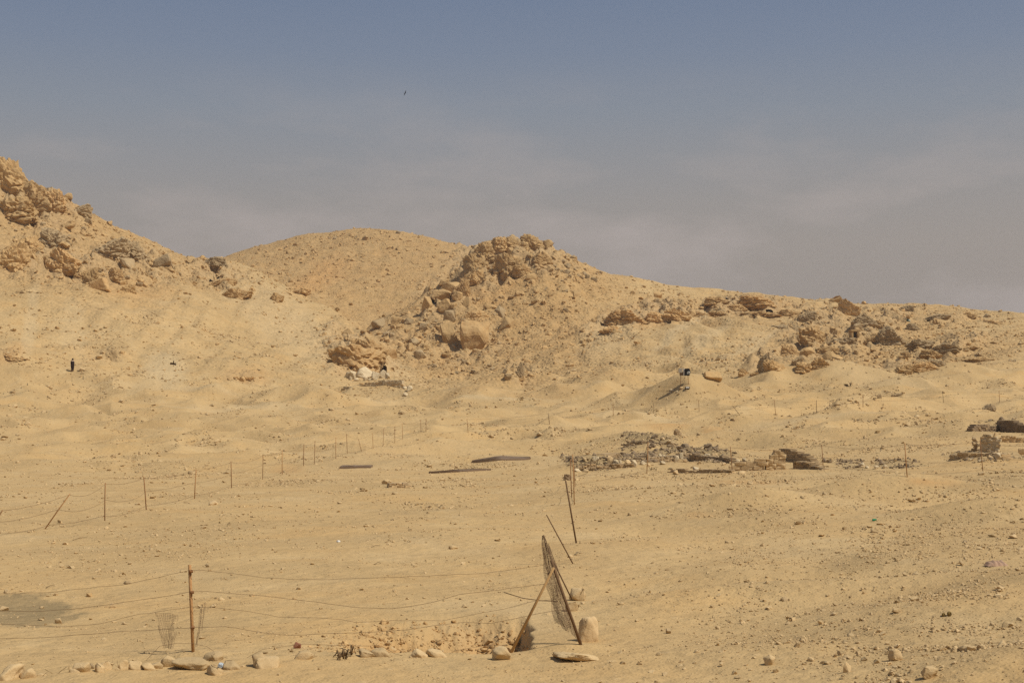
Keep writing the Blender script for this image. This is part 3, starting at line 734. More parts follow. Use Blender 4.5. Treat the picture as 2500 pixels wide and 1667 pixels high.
# (px, py of the foot, width, height in photo pixels, shapes, material, label)
big = [
    # left hill, skyline crags
    (20, 470, 95, 85, K, 'rock', 'tall craggy outcrop on the skyline at the left edge'),
    (75, 505, 95, 62, K, 'rock', 'craggy cliff block below the left skyline crag'),
    (22, 535, 110, 52, K, 'rock', 'rounded buff cliff at the left edge under the skyline crag'),
    (125, 512, 62, 46, K, 'rock_orange', 'orange broken crag on the left skyline'),
    (168, 484, 20, 13, B_, 'rock', 'small block perched on the left skyline beside the orange crag'),
    (195, 525, 46, 26, K, 'rock_grey', 'grey ledge right of the orange crag on the left hill'),
    (216, 546, 15, 15, B_, 'rock_grey', 'dark upright block alone on the left hill slope'),
    # left hill, middle rock band
    (18, 660, 85, 66, K, 'rock', 'bulging buff rock at the left end of the middle rock band'),
    (66, 622, 62, 44, K, 'rock', 'cracked rock hump above the bulging rock in the middle band'),
    (128, 602, 74, 40, K, 'rock_grey', 'grey overhanging rock at the top of the middle band'),
    (112, 655, 52, 30, K, 'rock', 'low pale rock left of the ochre cave rock'),
    (152, 658, 76, 50, K, 'rock_orange', 'ochre rock with the cave mouth in the middle band'),
    (200, 682, 36, 24, K, 'rock_orange', 'ochre ledge just below the cave mouth'),
    (220, 694, 36, 36, K, 'rock', 'split round boulder below the cave mouth'),
    (246, 708, 48, 28, B_, 'rock_orange', 'smooth orange boulder at the foot of the middle band'),
    (282, 690, 46, 34, K, 'rock_orange', 'ragged ochre rock right of the smooth orange boulder'),
    (308, 712, 36, 18, K, 'rock', 'last low rock at the right foot of the middle band'),
    (268, 628, 78, 44, K, 'rock_grey', 'broad grey dome of rock in the upper middle band'),
    (326, 638, 62, 48, K, 'rock_grey', 'grey cracked rock right of the broad grey dome'),
    (305, 655, 44, 36, B_, 'rock_grey', 'dark-faced block under the two grey domes'),
    (404, 650, 50, 30, B_, 'rock_grey', 'isolated grey boulder right of the grey domes'),
    (515, 655, 60, 26, K, 'rock_grey', 'grey rock hump at the saddle of the left hill'),
    (535, 695, 70, 16, K, 'rock_orange', 'ledge over the dark slot at the head of the spur'),
    (572, 728, 66, 24, K, 'rock_orange', 'reddish broken rock on the spur below the saddle'),
    (672, 736, 30, 20, K, 'rock', 'small crag midway down the spur'),
    (735, 718, 40, 14, K, 'rock_orange', 'ochre ledge at the foot of the bare orange face'),
    (600, 930, 62, 13, K, 'rock_orange', 'low reddish ledge at the foot of the left scree'),
    (28, 880, 56, 11, K, 'rock_orange', 'reddish rock patch at the left edge above the sand'),
    # rock-cut cave in the spur
    (866, 905, 112, 60, K, 'rock_orange', 'ochre cliff with the rock-cut cave at the end of the spur'),
    (900, 880, 80, 46, K, 'rock_orange', 'sloping ochre roof of rock over the cave'),
    (955, 872, 34, 22, B_, 'rock_orange', 'square ochre knob right above the cave portal'),
    # knoll summit
    (1297, 610, 60, 36, K, 'rock', 'big overhanging cap rock on the summit of the knoll'),
    (1248, 607, 54, 30, K, 'rock', 'flat ledge left of the cap rock on the knoll summit'),
    (1212, 610, 46, 30, K, 'rock', 'broken crag at the left shoulder of the knoll summit'),
    (1178, 630, 48, 38, K, 'rock', 'steep crag at the left edge of the knoll top'),
    (1341, 602, 26, 18, B_, 'rock', 'small pale block right of the cap rock'),
    (1240, 674, 62, 50, K, 'rock', 'large leaning crag under the knoll summit'),
    (1278, 676, 42, 32, K, 'rock', 'ragged rock right of the large leaning crag'),
    (1324, 648, 44, 32, K, 'rock', 'rounded crag below the cap rock'),
    (1155, 664, 46, 40, K, 'rock', 'dark-cracked crag on the left flank of the knoll'),
    (1150, 698, 54, 38, K, 'rock', 'buff crag above the stacked boulders'),
    (1130, 722, 30, 40, K, 'rock_orange', 'ochre ribbed rock right of the stacked boulders'),
    (1218, 668, 20, 17, B_, 'rock', 'small cube of rock wedged beside the leaning crag'),
    (1297, 682, 26, 15, B_, 'rock', 'flat block under the ragged rock near the summit'),
    # stacked boulders
    (1104, 724, 56, 36, B_, 'rock', 'largest of the stacked boulders on the knoll'),
    (1086, 694, 32, 13, B_, 'rock', 'flat slab on top of the stacked boulders'),
    (1074, 730, 46, 26, B_, 'rock', 'wedge boulder lying over the dark gap'),
    (1116, 730, 22, 18, B_, 'rock', 'small block right of the wedge boulder'),
    (1087, 757, 38, 28, B_, 'rock', 'pale square boulder right of the dark gap'),
    (1042, 752, 26, 28, B_, 'rock', 'upright boulder left of the dark gap'),
    (1138, 748, 17, 24, B_, 'rock', 'tall narrow block right of the stacked boulders'),
    (1109, 750, 17, 11, B_, 'rock', 'small angular block beside the pale square boulder'),
    # lower knoll
    (1150, 850, 74, 70, B_, 'rock_orange', 'huge split ochre boulder in the middle of the knoll foot'),
    (1101, 842, 36, 56, B_, 'rock', 'tall slab leaning left of the huge split boulder'),
    (1233, 802, 32, 30, B_, 'rock', 'pointed boulder right of the huge split boulder'),
    (1226, 774, 24, 30, B_, 'rock_grey', 'narrow standing rock above the pointed boulder'),
    (1157, 785, 62, 26, K, 'rock', 'broad low outcrop above the huge split boulder'),
    (1098, 781, 30, 24, B_, 'rock_grey', 'grey rounded boulder below the stacked boulders'),
    (924, 803, 42, 26, B_, 'rock_grey', 'grey boulder at the far left of the knoll slope'),
    (1026, 874, 30, 20, B_, 'rock_grey', 'smooth dark grey boulder at the left foot of the knoll'),
    (1272, 930, 20, 40, K, 'rock_grey', 'dark rock pillar at the foot of the knoll'),
    (1240, 926, 22, 15, B_, 'rock_grey', 'round boulder left of the dark rock pillar'),
    (1490, 812, 46, 16, K, 'rock_orange', 'low ochre outcrop right of the knoll'),
    # right ridge
    (1528, 790, 92, 40, K, 'rock_orange', 'ochre cliff left of the tomb opening'),
    (1606, 790, 54, 26, K, 'rock_orange', 'jagged ochre cliff right of the tomb opening'),
    (1652, 780, 58, 24, K, 'rock_orange', 'sloping ochre outcrop at the right of the cliff'),
    (1692, 772, 20, 18, B_, 'rock', 'end block of the ochre cliff'),
    (1607, 727, 22, 15, B_, 'rock', 'cluster rock alone on the upper right slope'),
    (1618, 685, 11, 9, B_, 'rock_grey', 'small dark block on the right skyline'),
    (1752, 738, 52, 15, K, 'rock', 'low ledge with the small round hole'),
    (1798, 758, 42, 16, K, 'rock', 'rock step below the small round hole'),
    (1857, 752, 96, 28, K, 'rock_orange', 'long layered cliff high on the right ridge'),
    (1860, 772, 90, 13, K, 'rock_orange', 'undercut ledge beneath the long layered cliff'),
    (2076, 770, 48, 38, K, 'rock', 'great angular boulder on the crest of the right ridge'),
    (1972, 784, 38, 24, K, 'rock_grey', 'dark jagged rock left below the great angular boulder'),
    (2113, 798, 54, 30, K, 'rock_grey', 'ragged rock right below the great angular boulder'),
    (2094, 803, 22, 14, B_, 'rock_grey', 'block at the lower end of the ragged rock'),
    (1960, 842, 24, 34, B_, 'rock', 'dark-faced tower of rock casting a long shadow'),
    (1984, 832, 58, 36, K, 'rock', 'rubbly spur behind the dark-faced tower'),
    (2043, 818, 16, 13, B_, 'rock', 'right one of two small blocks above the doorway path'),
    (2019, 818, 18, 13, B_, 'rock', 'left one of two small blocks above the doorway path'),
    (2136, 840, 40, 24, K, 'rock', 'broken rock left of the dark overhang'),
    (2174, 842, 66, 44, K, 'rock_grey', 'long dark overhang of rock on the right slope'),
    (2231, 807, 30, 17, K, 'rock_grey', 'dark stone heap on the right slope'),
    (2214, 760, 36, 14, K, 'rock_grey', 'brown scarp near the right skyline'),
    (2372, 776, 36, 10, K, 'rock', 'low scarp far right under the skyline'),
    (2411, 775, 18, 9, B_, 'rock_grey', 'two-humped rock far right under the skyline'),
    # lower right outcrops
    (1866, 908, 30, 42, K, 'rock_grey', 'dark upright crag at the foot of the scree bowl'),
    (1893, 905, 46, 26, K, 'rock', 'slanting outcrop right of the dark upright crag'),
    (1740, 928, 44, 20, B_, 'rock_orange', 'orange rounded rock below the scree bowl'),
    (1815, 918, 24, 17, K, 'rock', 'small crag left of the dark upright crag'),
    (1846, 915, 26, 9, K, 'rock', 'low ledge at the foot of the dark upright crag'),
    (1952, 892, 28, 22, K, 'rock_grey', 'grey knob at the left of the slanting rubble band'),
    (1972, 908, 48, 22, K, 'rock', 'low end of the slanting rubble band'),
    (2006, 897, 46, 24, K, 'rock', 'middle of the slanting rubble band'),
    (2312, 858, 66, 18, K, 'rock_grey', 'broken ledge on the far right slope'),
    (2276, 868, 44, 14, K, 'rock', 'pale end of the broken ledge on the far right slope'),
    (2212, 873, 22, 14, K, 'rock', 'small rubble knob above the long right scarp'),
    (2208, 914, 52, 22, K, 'rock', 'left end of the long scarp above the right plain'),
    (2256, 908, 64, 24, K, 'rock_orange', 'undercut middle of the long scarp above the right plain'),
    (2296, 895, 42, 16, K, 'rock_grey', 'right end of the long scarp above the right plain'),
    (1702, 772, 58, 13, K, 'rock_orange', 'thin ledge linking the ochre cliff to the round hole'),
    (1765, 770, 56, 12, K, 'rock', 'thin ledge under the rock step on the right ridge'),
    (1928, 772, 56, 16, K, 'rock', 'sandy ledge at the right end of the long layered cliff'),
    (1912, 802, 48, 14, K, 'rock_grey', 'grey ledge left of the dark-faced tower'),
    (1932, 862, 40, 24, K, 'rock', 'steep rib below the dark-faced tower'),
    (2032, 866, 66, 20, K, 'rock', 'slanting ledge between the two rubble bands'),
    (2062, 838, 66, 18, K, 'rock_grey', 'broken ledge beneath the small doorway'),
    (2152, 800, 50, 16, K, 'rock', 'rough ledge above the dark overhang'),
    (2252, 846, 60, 16, K, 'rock_grey', 'brown ledge right of the dark overhang'),
    (2360, 852, 62, 13, K, 'rock', 'thin ledge far right above the plain'),
    (2392, 884, 62, 11, K, 'rock', 'lowest thin ledge far right above the plain'),
    (2292, 778, 52, 11, K, 'rock_grey', 'thin brown ledge near the far right skyline'),
    (2436, 792, 60, 10, K, 'rock', 'thin ledge at the far right end of the ridge'),
    (2420, 1002, 30, 15, K, 'mud', 'brown lump of earth standing on the right plain'),
    (2148, 972, 12, 9, B_, 'rock_grey', 'pointed stone on the right plain'),
    (2192, 967, 26, 8, K, 'rock_grey', 'low dark ledge on the right plain'),
    (2144, 1056, 11, 6, B_, 'rock', 'small pyramid-shaped stone on the right plain'),
    (1655, 1062, 16, 14, K, 'mud', 'brown tuft-like lump behind the ruins'),
]
for px, py, w, h, lib, mk, lab in big:
    if lib is K: w *= 1.22; h *= 1.1
    nm = 'rock_outcrop' if lib is K else 'boulder'
    rock(px, py, w, h, lib, mk, lab, 'rock outcrop' if lib is K else 'boulder', None, nm, tilt=8 if lib is K else 14,
         depth=_rr.uniform(.55, .8) if lib is K else None, dz=-.05)

# boulders lying loose on the slopes: (px, py, rx, ry, how many, smallest, largest width px, shapes, material, label, group)
fields = [
    (1010, 815, 75, 40, 36, 9, 24, B_, 'rock', 'angular boulder on the lower left slope of the knoll', 'boulders on the knoll left slope'),
    (1180, 790, 80, 60, 26, 7, 17, B_, 'rock', 'boulder lying in the middle of the knoll slope', 'boulders on the knoll middle slope'),
    (1410, 660, 70, 38, 46, 7, 18, B_, 'rock_grey', 'boulder scattered on the right shoulder of the knoll', 'boulders on the knoll right shoulder'),
    (1330, 740, 90, 45, 26, 6, 14, S_, 'rock', 'small boulder on the right slope of the knoll', 'boulders on the knoll right slope'),
    (1230, 650, 80, 40, 34, 8, 20, B_, 'rock', 'broken block among the crags of the knoll top', 'blocks among the knoll top crags'),
    (1160, 895, 120, 22, 24, 6, 15, S_, 'rock_grey', 'small boulder along the foot of the knoll', 'boulders at the knoll foot'),
    (120, 560, 130, 40, 22, 6, 16, B_, 'rock_grey', 'boulder on the upper slope of the left hill', 'boulders on the left hill upper slope'),
    (350, 680, 110, 24, 24, 7, 18, B_, 'rock', 'block below the grey domes of the left hill', 'blocks below the grey domes'),
    (880, 600, 200, 38, 24, 5, 12, S_, 'rock_grey', 'small boulder on the rounded hill', 'boulders on the rounded hill'),
    (2060, 850, 90, 45, 30, 6, 16, B_, 'rock', 'block in the rubble of the right slope', 'blocks on the right slope'),
    (1780, 745, 130, 24, 18, 5, 12, S_, 'rock', 'small block on the right ridge', 'blocks on the right ridge'),
]
for cx, cy, rx, ry, n, s0, s1, lib, mk, lab, grp in fields:
    for _ in range(n):
        a, r = _rr.uniform(0, 2 * math.pi), math.sqrt(_rr.random())
        w = s0 + (s1 - s0) * _rr.random() ** 2
        mk2 = _rr.choice((mk, mk, 'rock', 'rock_grey'))
        rock(cx + rx * r * math.cos(a), cy + ry * r * math.sin(a), w, w * _rr.uniform(.45, .85), lib, mk2, lab, 'boulder', grp, 'boulder', tilt=20)

# ------------------------------------------------------------------ loose stones and gravel nobody could count
def pebble_nodes(mat):
    ng = bpy.data.node_groups.new('stone_scatter', 'GeometryNodeTree')
    ng.interface.new_socket('Geometry', in_out='INPUT', socket_type='NodeSocketGeometry')
    ng.interface.new_socket('Geometry', in_out='OUTPUT', socket_type='NodeSocketGeometry')
    n, l = ng.nodes, ng.links
    gi, go = n.new('NodeGroupInput'), n.new('NodeGroupOutput')
    jn = n.new('GeometryNodeJoinGeometry')
    for s in range(6):
        ico = n.new('GeometryNodeMeshIcoSphere'); ico.inputs['Radius'].default_value = .5; ico.inputs['Subdivisions'].default_value = 2
        sp = n.new('GeometryNodeSetPosition')
        ps = n.new('GeometryNodeInputPosition')
        ad = n.new('ShaderNodeVectorMath'); ad.operation = 'ADD'; ad.inputs[1].default_value = (s * 7.3, s * 3.1, s * 1.9)
        tx = n.new('ShaderNodeTexVoronoi'); tx.inputs['Scale'].default_value = 1.5
        sb = n.new('ShaderNodeVectorMath'); sb.operation = 'SUBTRACT'; sb.inputs[1].default_value = (.5, .5, .5)
        sc = n.new('ShaderNodeVectorMath'); sc.operation = 'SCALE'; sc.inputs['Scale'].default_value = .42
        l.new(ps.outputs[0], ad.inputs[0]); l.new(ad.outputs[0], tx.inputs['Vector'])
        l.new(tx.outputs['Color'], sb.inputs[0]); l.new(sb.outputs[0], sc.inputs[0])
        l.new(sc.outputs[0], sp.inputs['Offset']); l.new(ico.outputs['Mesh'], sp.inputs['Geometry'])
        sm = n.new('GeometryNodeSetMaterial'); sm.inputs['Material'].default_value = mat
        l.new(sp.outputs[0], sm.inputs['Geometry'])
        fl = n.new('GeometryNodeSetShadeSmooth'); fl.inputs['Shade Smooth'].default_value = False
        l.new(sm.outputs[0], fl.inputs[0])
        gt = n.new('GeometryNodeGeometryToInstance'); l.new(fl.outputs[0], gt.inputs[0]); l.new(gt.outputs[0], jn.inputs[0])
    ip = n.new('GeometryNodeInstanceOnPoints')
    l.new(gi.outputs[0], ip.inputs['Points']); l.new(jn.outputs[0], ip.inputs['Instance'])
    ip.inputs['Pick Instance'].default_value = True
    for nm, ty, sk in (('pick', 'INT', 'Instance Index'), ('rot', 'FLOAT_VECTOR', 'Rotation'), ('scl', 'FLOAT_VECTOR', 'Scale')):
        na = n.new('GeometryNodeInputNamedAttribute'); na.data_type = ty; na.inputs['Name'].default_value = nm
        l.new(na.outputs['Attribute'], ip.inputs[sk])
    l.new(ip.outputs[0], go.inputs[0])
    return ng

def scatter(name, X, Y, Zs, size, mat, label, flat=(.35, .8)):
    n = len(X)
    me = bpy.data.meshes.new(name)
    me.vertices.add(n)
    me.vertices.foreach_set('co', np.stack([X, Y, Zs], -1).astype(np.float32).ravel())
    def add(nm, ty, arr, key):
        a = me.attributes.new(nm, ty, 'POINT'); a.data.foreach_set(key, np.ascontiguousarray(arr).ravel())
    add('pick', 'INT', RNG.integers(0, 6, n).astype(np.int32), 'value')
    add('rot', 'FLOAT_VECTOR', np.stack([RNG.normal(0, .35, n), RNG.normal(0, .35, n), RNG.random(n) * 6.28], -1).astype(np.float32), 'vector')
    s = size[:, None] * np.stack([RNG.uniform(.8, 1.35, n), RNG.uniform(.7, 1.1, n), RNG.uniform(*flat, n)], -1)
    add('scl', 'FLOAT_VECTOR', s.astype(np.float32), 'vector')
    me.materials.append(mat)
    o = link(name, me)
    md = o.modifiers.new('scatter', 'NODES'); md.node_group = pebble_nodes(mat)
    return tag(o, label, 'stones', None, 'stuff')

def zgrid(X, Y):
    px = W / 2 + F * X / Y
    j = np.clip(np.searchsorted(PX, px), 1, NC - 1); i = np.clip(np.searchsorted(YR, Y), 1, NR - 1)
    t = (px - PX[j - 1]) / (PX[j] - PX[j - 1]); s = (Y - YR[i - 1]) / (YR[i] - YR[i - 1])
    z0 = Z[i - 1, j - 1] * (1 - t) + Z[i - 1, j] * t; z1 = Z[i, j - 1] * (1 - t) + Z[i, j] * t
    return z0 * (1 - s) + z1 * s, i, j

def sample(n, y0, y1, dens):
    """points on the land, kept by a density field; nearer ground carries smaller, denser stones"""
    Y = np.exp(RNG.uniform(math.log(y0), math.log(y1), n))
    px = RNG.uniform(-120, 2620, n)
    X = Y * (px - W / 2) / F
    z, i, j = zgrid(X, Y)
    keep_ = RNG.random(n) < dens(X, Y, px, i, j)
    return X[keep_], Y[keep_], z[keep_]
def clump(X, Y, lam, lo, hi, sd=0.):
    return smooth01((perlin(X / lam + sd, Y / lam + sd) + .5 * perlin(X / lam * 2.3 + sd, Y / lam * 2.3) - lo) / (hi - lo))

# near ground
def d_near(X, Y, px, i, j):
    right = smooth01((px - 1400) / 900)
    c = clump(X, Y, 2.2, -.15, .75, 3.) * .85 + .12
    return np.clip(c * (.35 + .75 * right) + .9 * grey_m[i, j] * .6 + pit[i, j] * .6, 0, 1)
X, Y, z = sample(120000, 15, 62, d_near)
sz = Y * np.exp(RNG.normal(math.log(.78e-3), .55, len(X)))
scatter('gravel', X, Y, z + sz * .12, sz, M['stone'], 'pale gravel scattered over the near sand')
# far plain
def d_mid(X, Y, px, i, j):
    c = clump(X, Y, 8, .05, .75, 8.) * .9 + .06 + .25 * clump(X, Y, 2.5, .2, .8, 2.)
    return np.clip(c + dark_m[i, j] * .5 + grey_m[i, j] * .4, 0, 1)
X, Y, z = sample(170000, 62, 262, d_mid)
sz = Y * np.exp(RNG.normal(math.log(.72e-3), .55, len(X)))
scatter('rubble', X, Y, z + sz * .1, sz, M['stone'], 'loose rubble strewn over the far plain')
# slopes
def d_hill(X, Y, px, i, j):
    return np.clip(.10 + clump(X, Y, 16, 0, .8, 5.) * .3 + debris_m[i, j] * .6 + rock_m[i, j] * .8, 0, 1)
X, Y, z = sample(60000, 210, 515, d_hill)
sz = Y * np.exp(RNG.normal(math.log(.9e-3), .52, len(X)))
scatter('scree', X, Y, z + sz * .1, sz, M['rock'], 'scree and broken stone on the hill slopes', (.45, .9))

# broken rock of the crags and rubble slopes, beyond the boulders set one by one
def d_crag(X, Y, px, i, j):
    return np.clip(rock_m[i, j] * .55 * (.25 + clump(X, Y, 9, -.2, .6, 4.)) + debris_m[i, j] * .16 - .03, 0, 1) * (YY[i, j] < 400)
X, Y, z = sample(30000, 215, 400, d_crag)
sz = Y * np.exp(RNG.normal(math.log(2.1e-3), .55, len(X)))
scatter('broken_rock', X, Y, z - sz * .08, sz, M['rock'], 'broken rock covering the crags and rubble slopes', (.5, 1.0))
# brown brick rubble of the ruins
def d_ruin(X, Y, px, i, j):
    return np.clip(dark_m[i, j] * 1.1 - .1, 0, 1) * (Y > 60)
X, Y, z = sample(46000, 66, 125, d_ruin)
sz = Y * np.exp(RNG.normal(math.log(1.5e-3), .5, len(X)))
scatter('brick_rubble', X, Y, z + sz * .1, sz, M['mud_dark'], 'brown mud-brick rubble spread over the ruins', (.45, .9))
# clods in the dug pit
def d_pit(X, Y, px, i, j):
    return np.clip(pit[i, j] * .8, 0, 1)
X, Y, z = sample(60000, 20.5, 26.5, d_pit)
sz = np.exp(RNG.normal(math.log(.034), .6, len(X)))
scatter('earth_clods', X, Y, z + sz * .1, sz, M['rock_orange'], 'crumbling ochre clods in the dug pit', (.5, .95))

# coarse stones thick on the right foreground
def d_right(X, Y, px, i, j):
    return np.clip(smooth01((px - 1650) / 700) * clump(X, Y, 1.3, -.1, .7, 21.) * (1.1 - .4 * smooth01((Y - 22) / 12)), 0, 1)
X, Y, z = sample(60000, 15, 42, d_right)
sz = np.exp(RNG.normal(math.log(.027), .55, len(X)))
scatter('coarse_gravel', X, Y, z + sz * .15, sz, M['stone'], 'coarse stones thick on the right foreground', (.4, .85))

# little heaps of stones dotted about the plain
def d_heap(X, Y, px, i, j):
    return np.clip(heap_m[i, j] * .8 - .08, 0, 1) * (Y > 40)
X, Y, z = sample(90000, 40, 262, d_heap)
sz = Y * np.exp(RNG.normal(math.log(1.0e-3), .55, len(X)))
scatter('stone_heaps', X, Y, z + sz * .1, sz, M['stone'], 'small heaps of broken stone dotted over the plain', (.45, .9))

# ------------------------------------------------------------------ made things
M['rust'] = plain_material('rusty_iron', (.36, .185, .075), .85, .3, 40, col2=(.22, .11, .05), stretch=(1, 1, .3))
M['rust_pale'] = plain_material('rust_orange_iron', (.52, .30, .125), .85, .3, 60, col2=(.36, .19, .08), stretch=(1, 1, .4))
M['wire'] = plain_material('old_wire', (.26, .165, .09), .7, .2, 30)
M['pole_wood'] = plain_material('dry_pole', (.50, .315, .135), .85, .2, 20, col2=(.36, .22, .095), stretch=(6, 6, .5))
M['pole_dark'] = plain_material('dark_pole', (.21, .125, .065), .85, .2, 20, stretch=(6, 6, .5))
M['plank'] = plain_material('grey_brown_plank', (.29, .205, .135), .85, .2, 9, col2=(.205, .142, .095), stretch=(.6, 8, 8))
M['black'] = plain_material('black_housing', (.022, .022, .026), .5, .1, 12)
M['panel'] = plain_material('grey_metal_box', (.42, .38, .31), .6, .12, 8, col2=(.33, .29, .23))
M['white'] = plain_material('white_paint', (.74, .73, .68), .6, .06, 8)
M['glass'] = plain_material('lamp_glass', (.38, .40, .38), .15, .05, 8)
M['robe'] = plain_material('dark_robe_cloth', (.030, .017, .014), .9, .1, 12)
M['shawl'] = plain_material('tan_shawl', (.46, .34, .23), .9, .1, 14)
M['skin'] = plain_material('skin', (.16, .085, .05), .6, .05, 10)
M['feather'] = plain_material('dark_feathers', (.020, .018, .022), .8, .1, 20)
M['cloth_pink'] = plain_material('faded_pink_cloth', (.46, .315, .215), .95, .12, 9, col2=(.38, .235, .155), stretch=(6, .6, .6))
M['green'] = plain_material('green_plastic', (.03, .26, .12), .4, .1, 10)
M['paper'] = plain_material('white_scrap', (.80, .79, .74), .7, .04, 10)
M['blue'] = plain_material('pale_blue_bag', (.62, .68, .72), .5, .05, 10)
M['can'] = plain_material('tarnished_can', (.25, .165, .05), .5, .15, 20)
M['brick_red'] = plain_material('red_brick', (.34, .15, .09), .9, .1, 20)
M['twig'] = plain_material('dry_twigs', (.22, .145, .075), .9, .2, 14)
M['scrap'] = plain_material('dark_scrap', (.10, .082, .055), .9, .2, 16)
M['sack'] = plain_material('dark_green_sack', (.02, .035, .022), .8, .1, 12)
M['sack_pale'] = plain_material('pale_sack', (.50, .56, .46), .8, .1, 12)
M['net'] = plain_material('net_thread', (.20, .125, .075), .9, .2, 20)

def root_at(name, loc, label, cat, group=None):
    o = bpy.data.objects.new(name, None)
    o.empty_display_size = .2
    C.objects.link(o)
    o.location = loc
    return tag(o, label, cat, group)
def part(name, me, mat, root, mk_world=True):
    o = link(name, me, mat, root)
    if mk_world: o.matrix_parent_inverse = Matrix.Translation(-Vector(root.location))
    return o

def tube(pts, r, n=6, taper=1.0, jit=0.0, cap=True):
    bm = bmesh.new()
    rings = []
    m = len(pts)
    for i, p in enumerate(pts):
        a = pts[max(i - 1, 0)]; b = pts[min(i + 1, m - 1)]
        t = (Vector(b) - Vector(a)).normalized()
        u = t.cross(Vector((0, 0, 1)) if abs(t.z) < .9 else Vector((1, 0, 0))).normalized()
        v = t.cross(u)
        rad = r * (1 + (taper - 1) * i / max(m - 1, 1)) * (1 + (random.uniform(-jit, jit) if jit else 0))
        rings.append([bm.verts.new(Vector(p) + (u * math.cos(2 * math.pi * k_ / n) + v * math.sin(2 * math.pi * k_ / n)) * rad) for k_ in range(n)])
    for r0, r1 in zip(rings, rings[1:]):
        for k_ in range(n):
            bm.faces.new((r0[k_], r0[(k_ + 1) % n], r1[(k_ + 1) % n], r1[k_]))
    if cap:
        bm.faces.new(rings[0][::-1]); bm.faces.new(rings[-1])
    bmesh.ops.recalc_face_normals(bm, faces=bm.faces)
    return mesh_from_bm('rod', bm, True)

def box(sx, sy, sz, bev=.0, cen=(0, 0, 0), rough=0.0, seed=0):
    bm = bmesh.new()
    bmesh.ops.create_cube(bm, size=1)
    for v in bm.verts: v.co = Vector((v.co.x * sx, v.co.y * sy, v.co.z * sz)) + Vector(cen)
    if bev: bmesh.ops.bevel(bm, geom=list(bm.edges), offset=bev, segments=2, affect='EDGES', profile=.6)
    if rough:
        bmesh.ops.subdivide_edges(bm, edges=[e for e in bm.edges if e.calc_length() > min(sx, sy, sz) * .5], cuts=1)
        for v in bm.verts:
            v.co += Vector([rough * mnoise.noise(v.co * (2.5 / max(sx, sy, sz)) * k_ + Vector((seed, seed * 2, seed * 3))) for k_ in (1.1, 1.3, 1.7)])
    return mesh_from_bm('box', bm)

def catenary(a, b, sag, n=10, wob=.0):
    out = []
    for i in range(n + 1):
        t = i / n
        p = Vector(a).lerp(Vector(b), t)
        p.z -= sag * 4 * t * (1 - t)
        if 0 < i < n and wob: p += Vector((0, random.uniform(-wob, wob), random.uniform(-wob, wob)))
        out.append(p)
    return out

# ---- near barbed-wire fence
YF = 20.95
pb = hit(473, 1590)
fence = root_at('wire_fence', pb, 'near barbed-wire fence with a rusty orange post and slack strands', 'fence')
base = Vector((pb.x, pb.y, pb.z - .25)); top = at(463, 1378, pb.y + .03)
part('post', tube([base, base.lerp(top, .5), top], .024, 4), M['rust_pale'], fence)
def yw(px): return pb.y + (px - 468) / (1400 - 468) * .75 if px > 468 else pb.y + (468 - px) * .0004
strands = [
    [(-260, 1440), (0, 1449), (110, 1446), (240, 1432), (310, 1426), (390, 1408), (464, 1391), (500, 1392), (560, 1399), (640, 1409), (720, 1414), (790, 1414), (900, 1410), (1000, 1407), (1090, 1403), (1173, 1399), (1250, 1390), (1324, 1379), (1350, 1375)],
    [(-260, 1488), (0, 1492), (100, 1492), (200, 1484), (300, 1470), (400, 1455), (465, 1444), (500, 1443), (560, 1447), (640, 1454), (730, 1464), (800, 1473), (860, 1481), (950, 1485), (1000, 1480), (1060, 1468), (1120, 1450), (1190, 1443), (1260, 1434), (1330, 1425), (1365, 1422)],
    [(-260, 1520), (0, 1523), (80, 1525), (155, 1530), (240, 1523), (300, 1508), (340, 1499), (467, 1481), (530, 1482), (600, 1491), (680, 1505), (760, 1507), (830, 1510), (870, 1518), (960, 1514), (1080, 1515), (1150, 1500), (1230, 1485), (1300, 1468), (1378, 1460)],
    [(-260, 1562), (0, 1558), (100, 1556), (200, 1548), (300, 1541), (469, 1531), (550, 1529), (600, 1536), (650, 1545), (710, 1550), (800, 1546), (900, 1543), (1000, 1536), (1060, 1526), (1130, 1518), (1200, 1521), (1280, 1505), (1340, 1492), (1385, 1487)],
    [(315, 1652), (350, 1618), (390, 1576), (430, 1570), (470, 1570), (505, 1577), (535, 1598), (560, 1608), (600, 1606), (640, 1585), (700, 1576), (740, 1571), (800, 1573), (880, 1576), (930, 1575), (965, 1595), (1000, 1603), (1080, 1604), (1110, 1588), (1170, 1576), (1240, 1573)],
]
for sidx, st in enumerate(strands):
    pts = []
    for (x0, y0), (x1, y1) in zip(st, st[1:]):
        nseg = max(1, int((x1 - x0) / 22))
        for k_ in range(nseg):
            t = k_ / nseg
            px_ = x0 + (x1 - x0) * t
            pts.append(at(px_, y0 + (y1 - y0) * t + random.uniform(-.8, .8), yw(px_) - (.03 if sidx < 4 else .25)))
    pts.append(at(st[-1][0], st[-1][1], yw(st[-1][0]) - .03))
    wr = part('wire', tube(pts, .0031 if sidx in (1, 3) else .0026, 5), M['wire'], fence)
    if sidx < 4:                                   # barbs: short twists of wire
        bm = bmesh.new()
        for k_ in range(3, len(pts) - 2, 2):
            for dv in (Vector((.006, 0, .022)), Vector((-.006, .004, -.022))):
                a = pts[k_]; b = a + dv
                q0 = [bm.verts.new(a + Vector((dx, dy_, 0))) for dx, dy_ in ((-.003, 0), (.003, 0), (0, .003))]
                bm.faces.new((q0[0], q0[1], bm.verts.new(b)))
        me = mesh_from_bm('barbs', bm)
        bo = link('barbs', me, M['wire'], wr)
        bo.matrix_parent_inverse = Matrix.Translation(-Vector(fence.location))
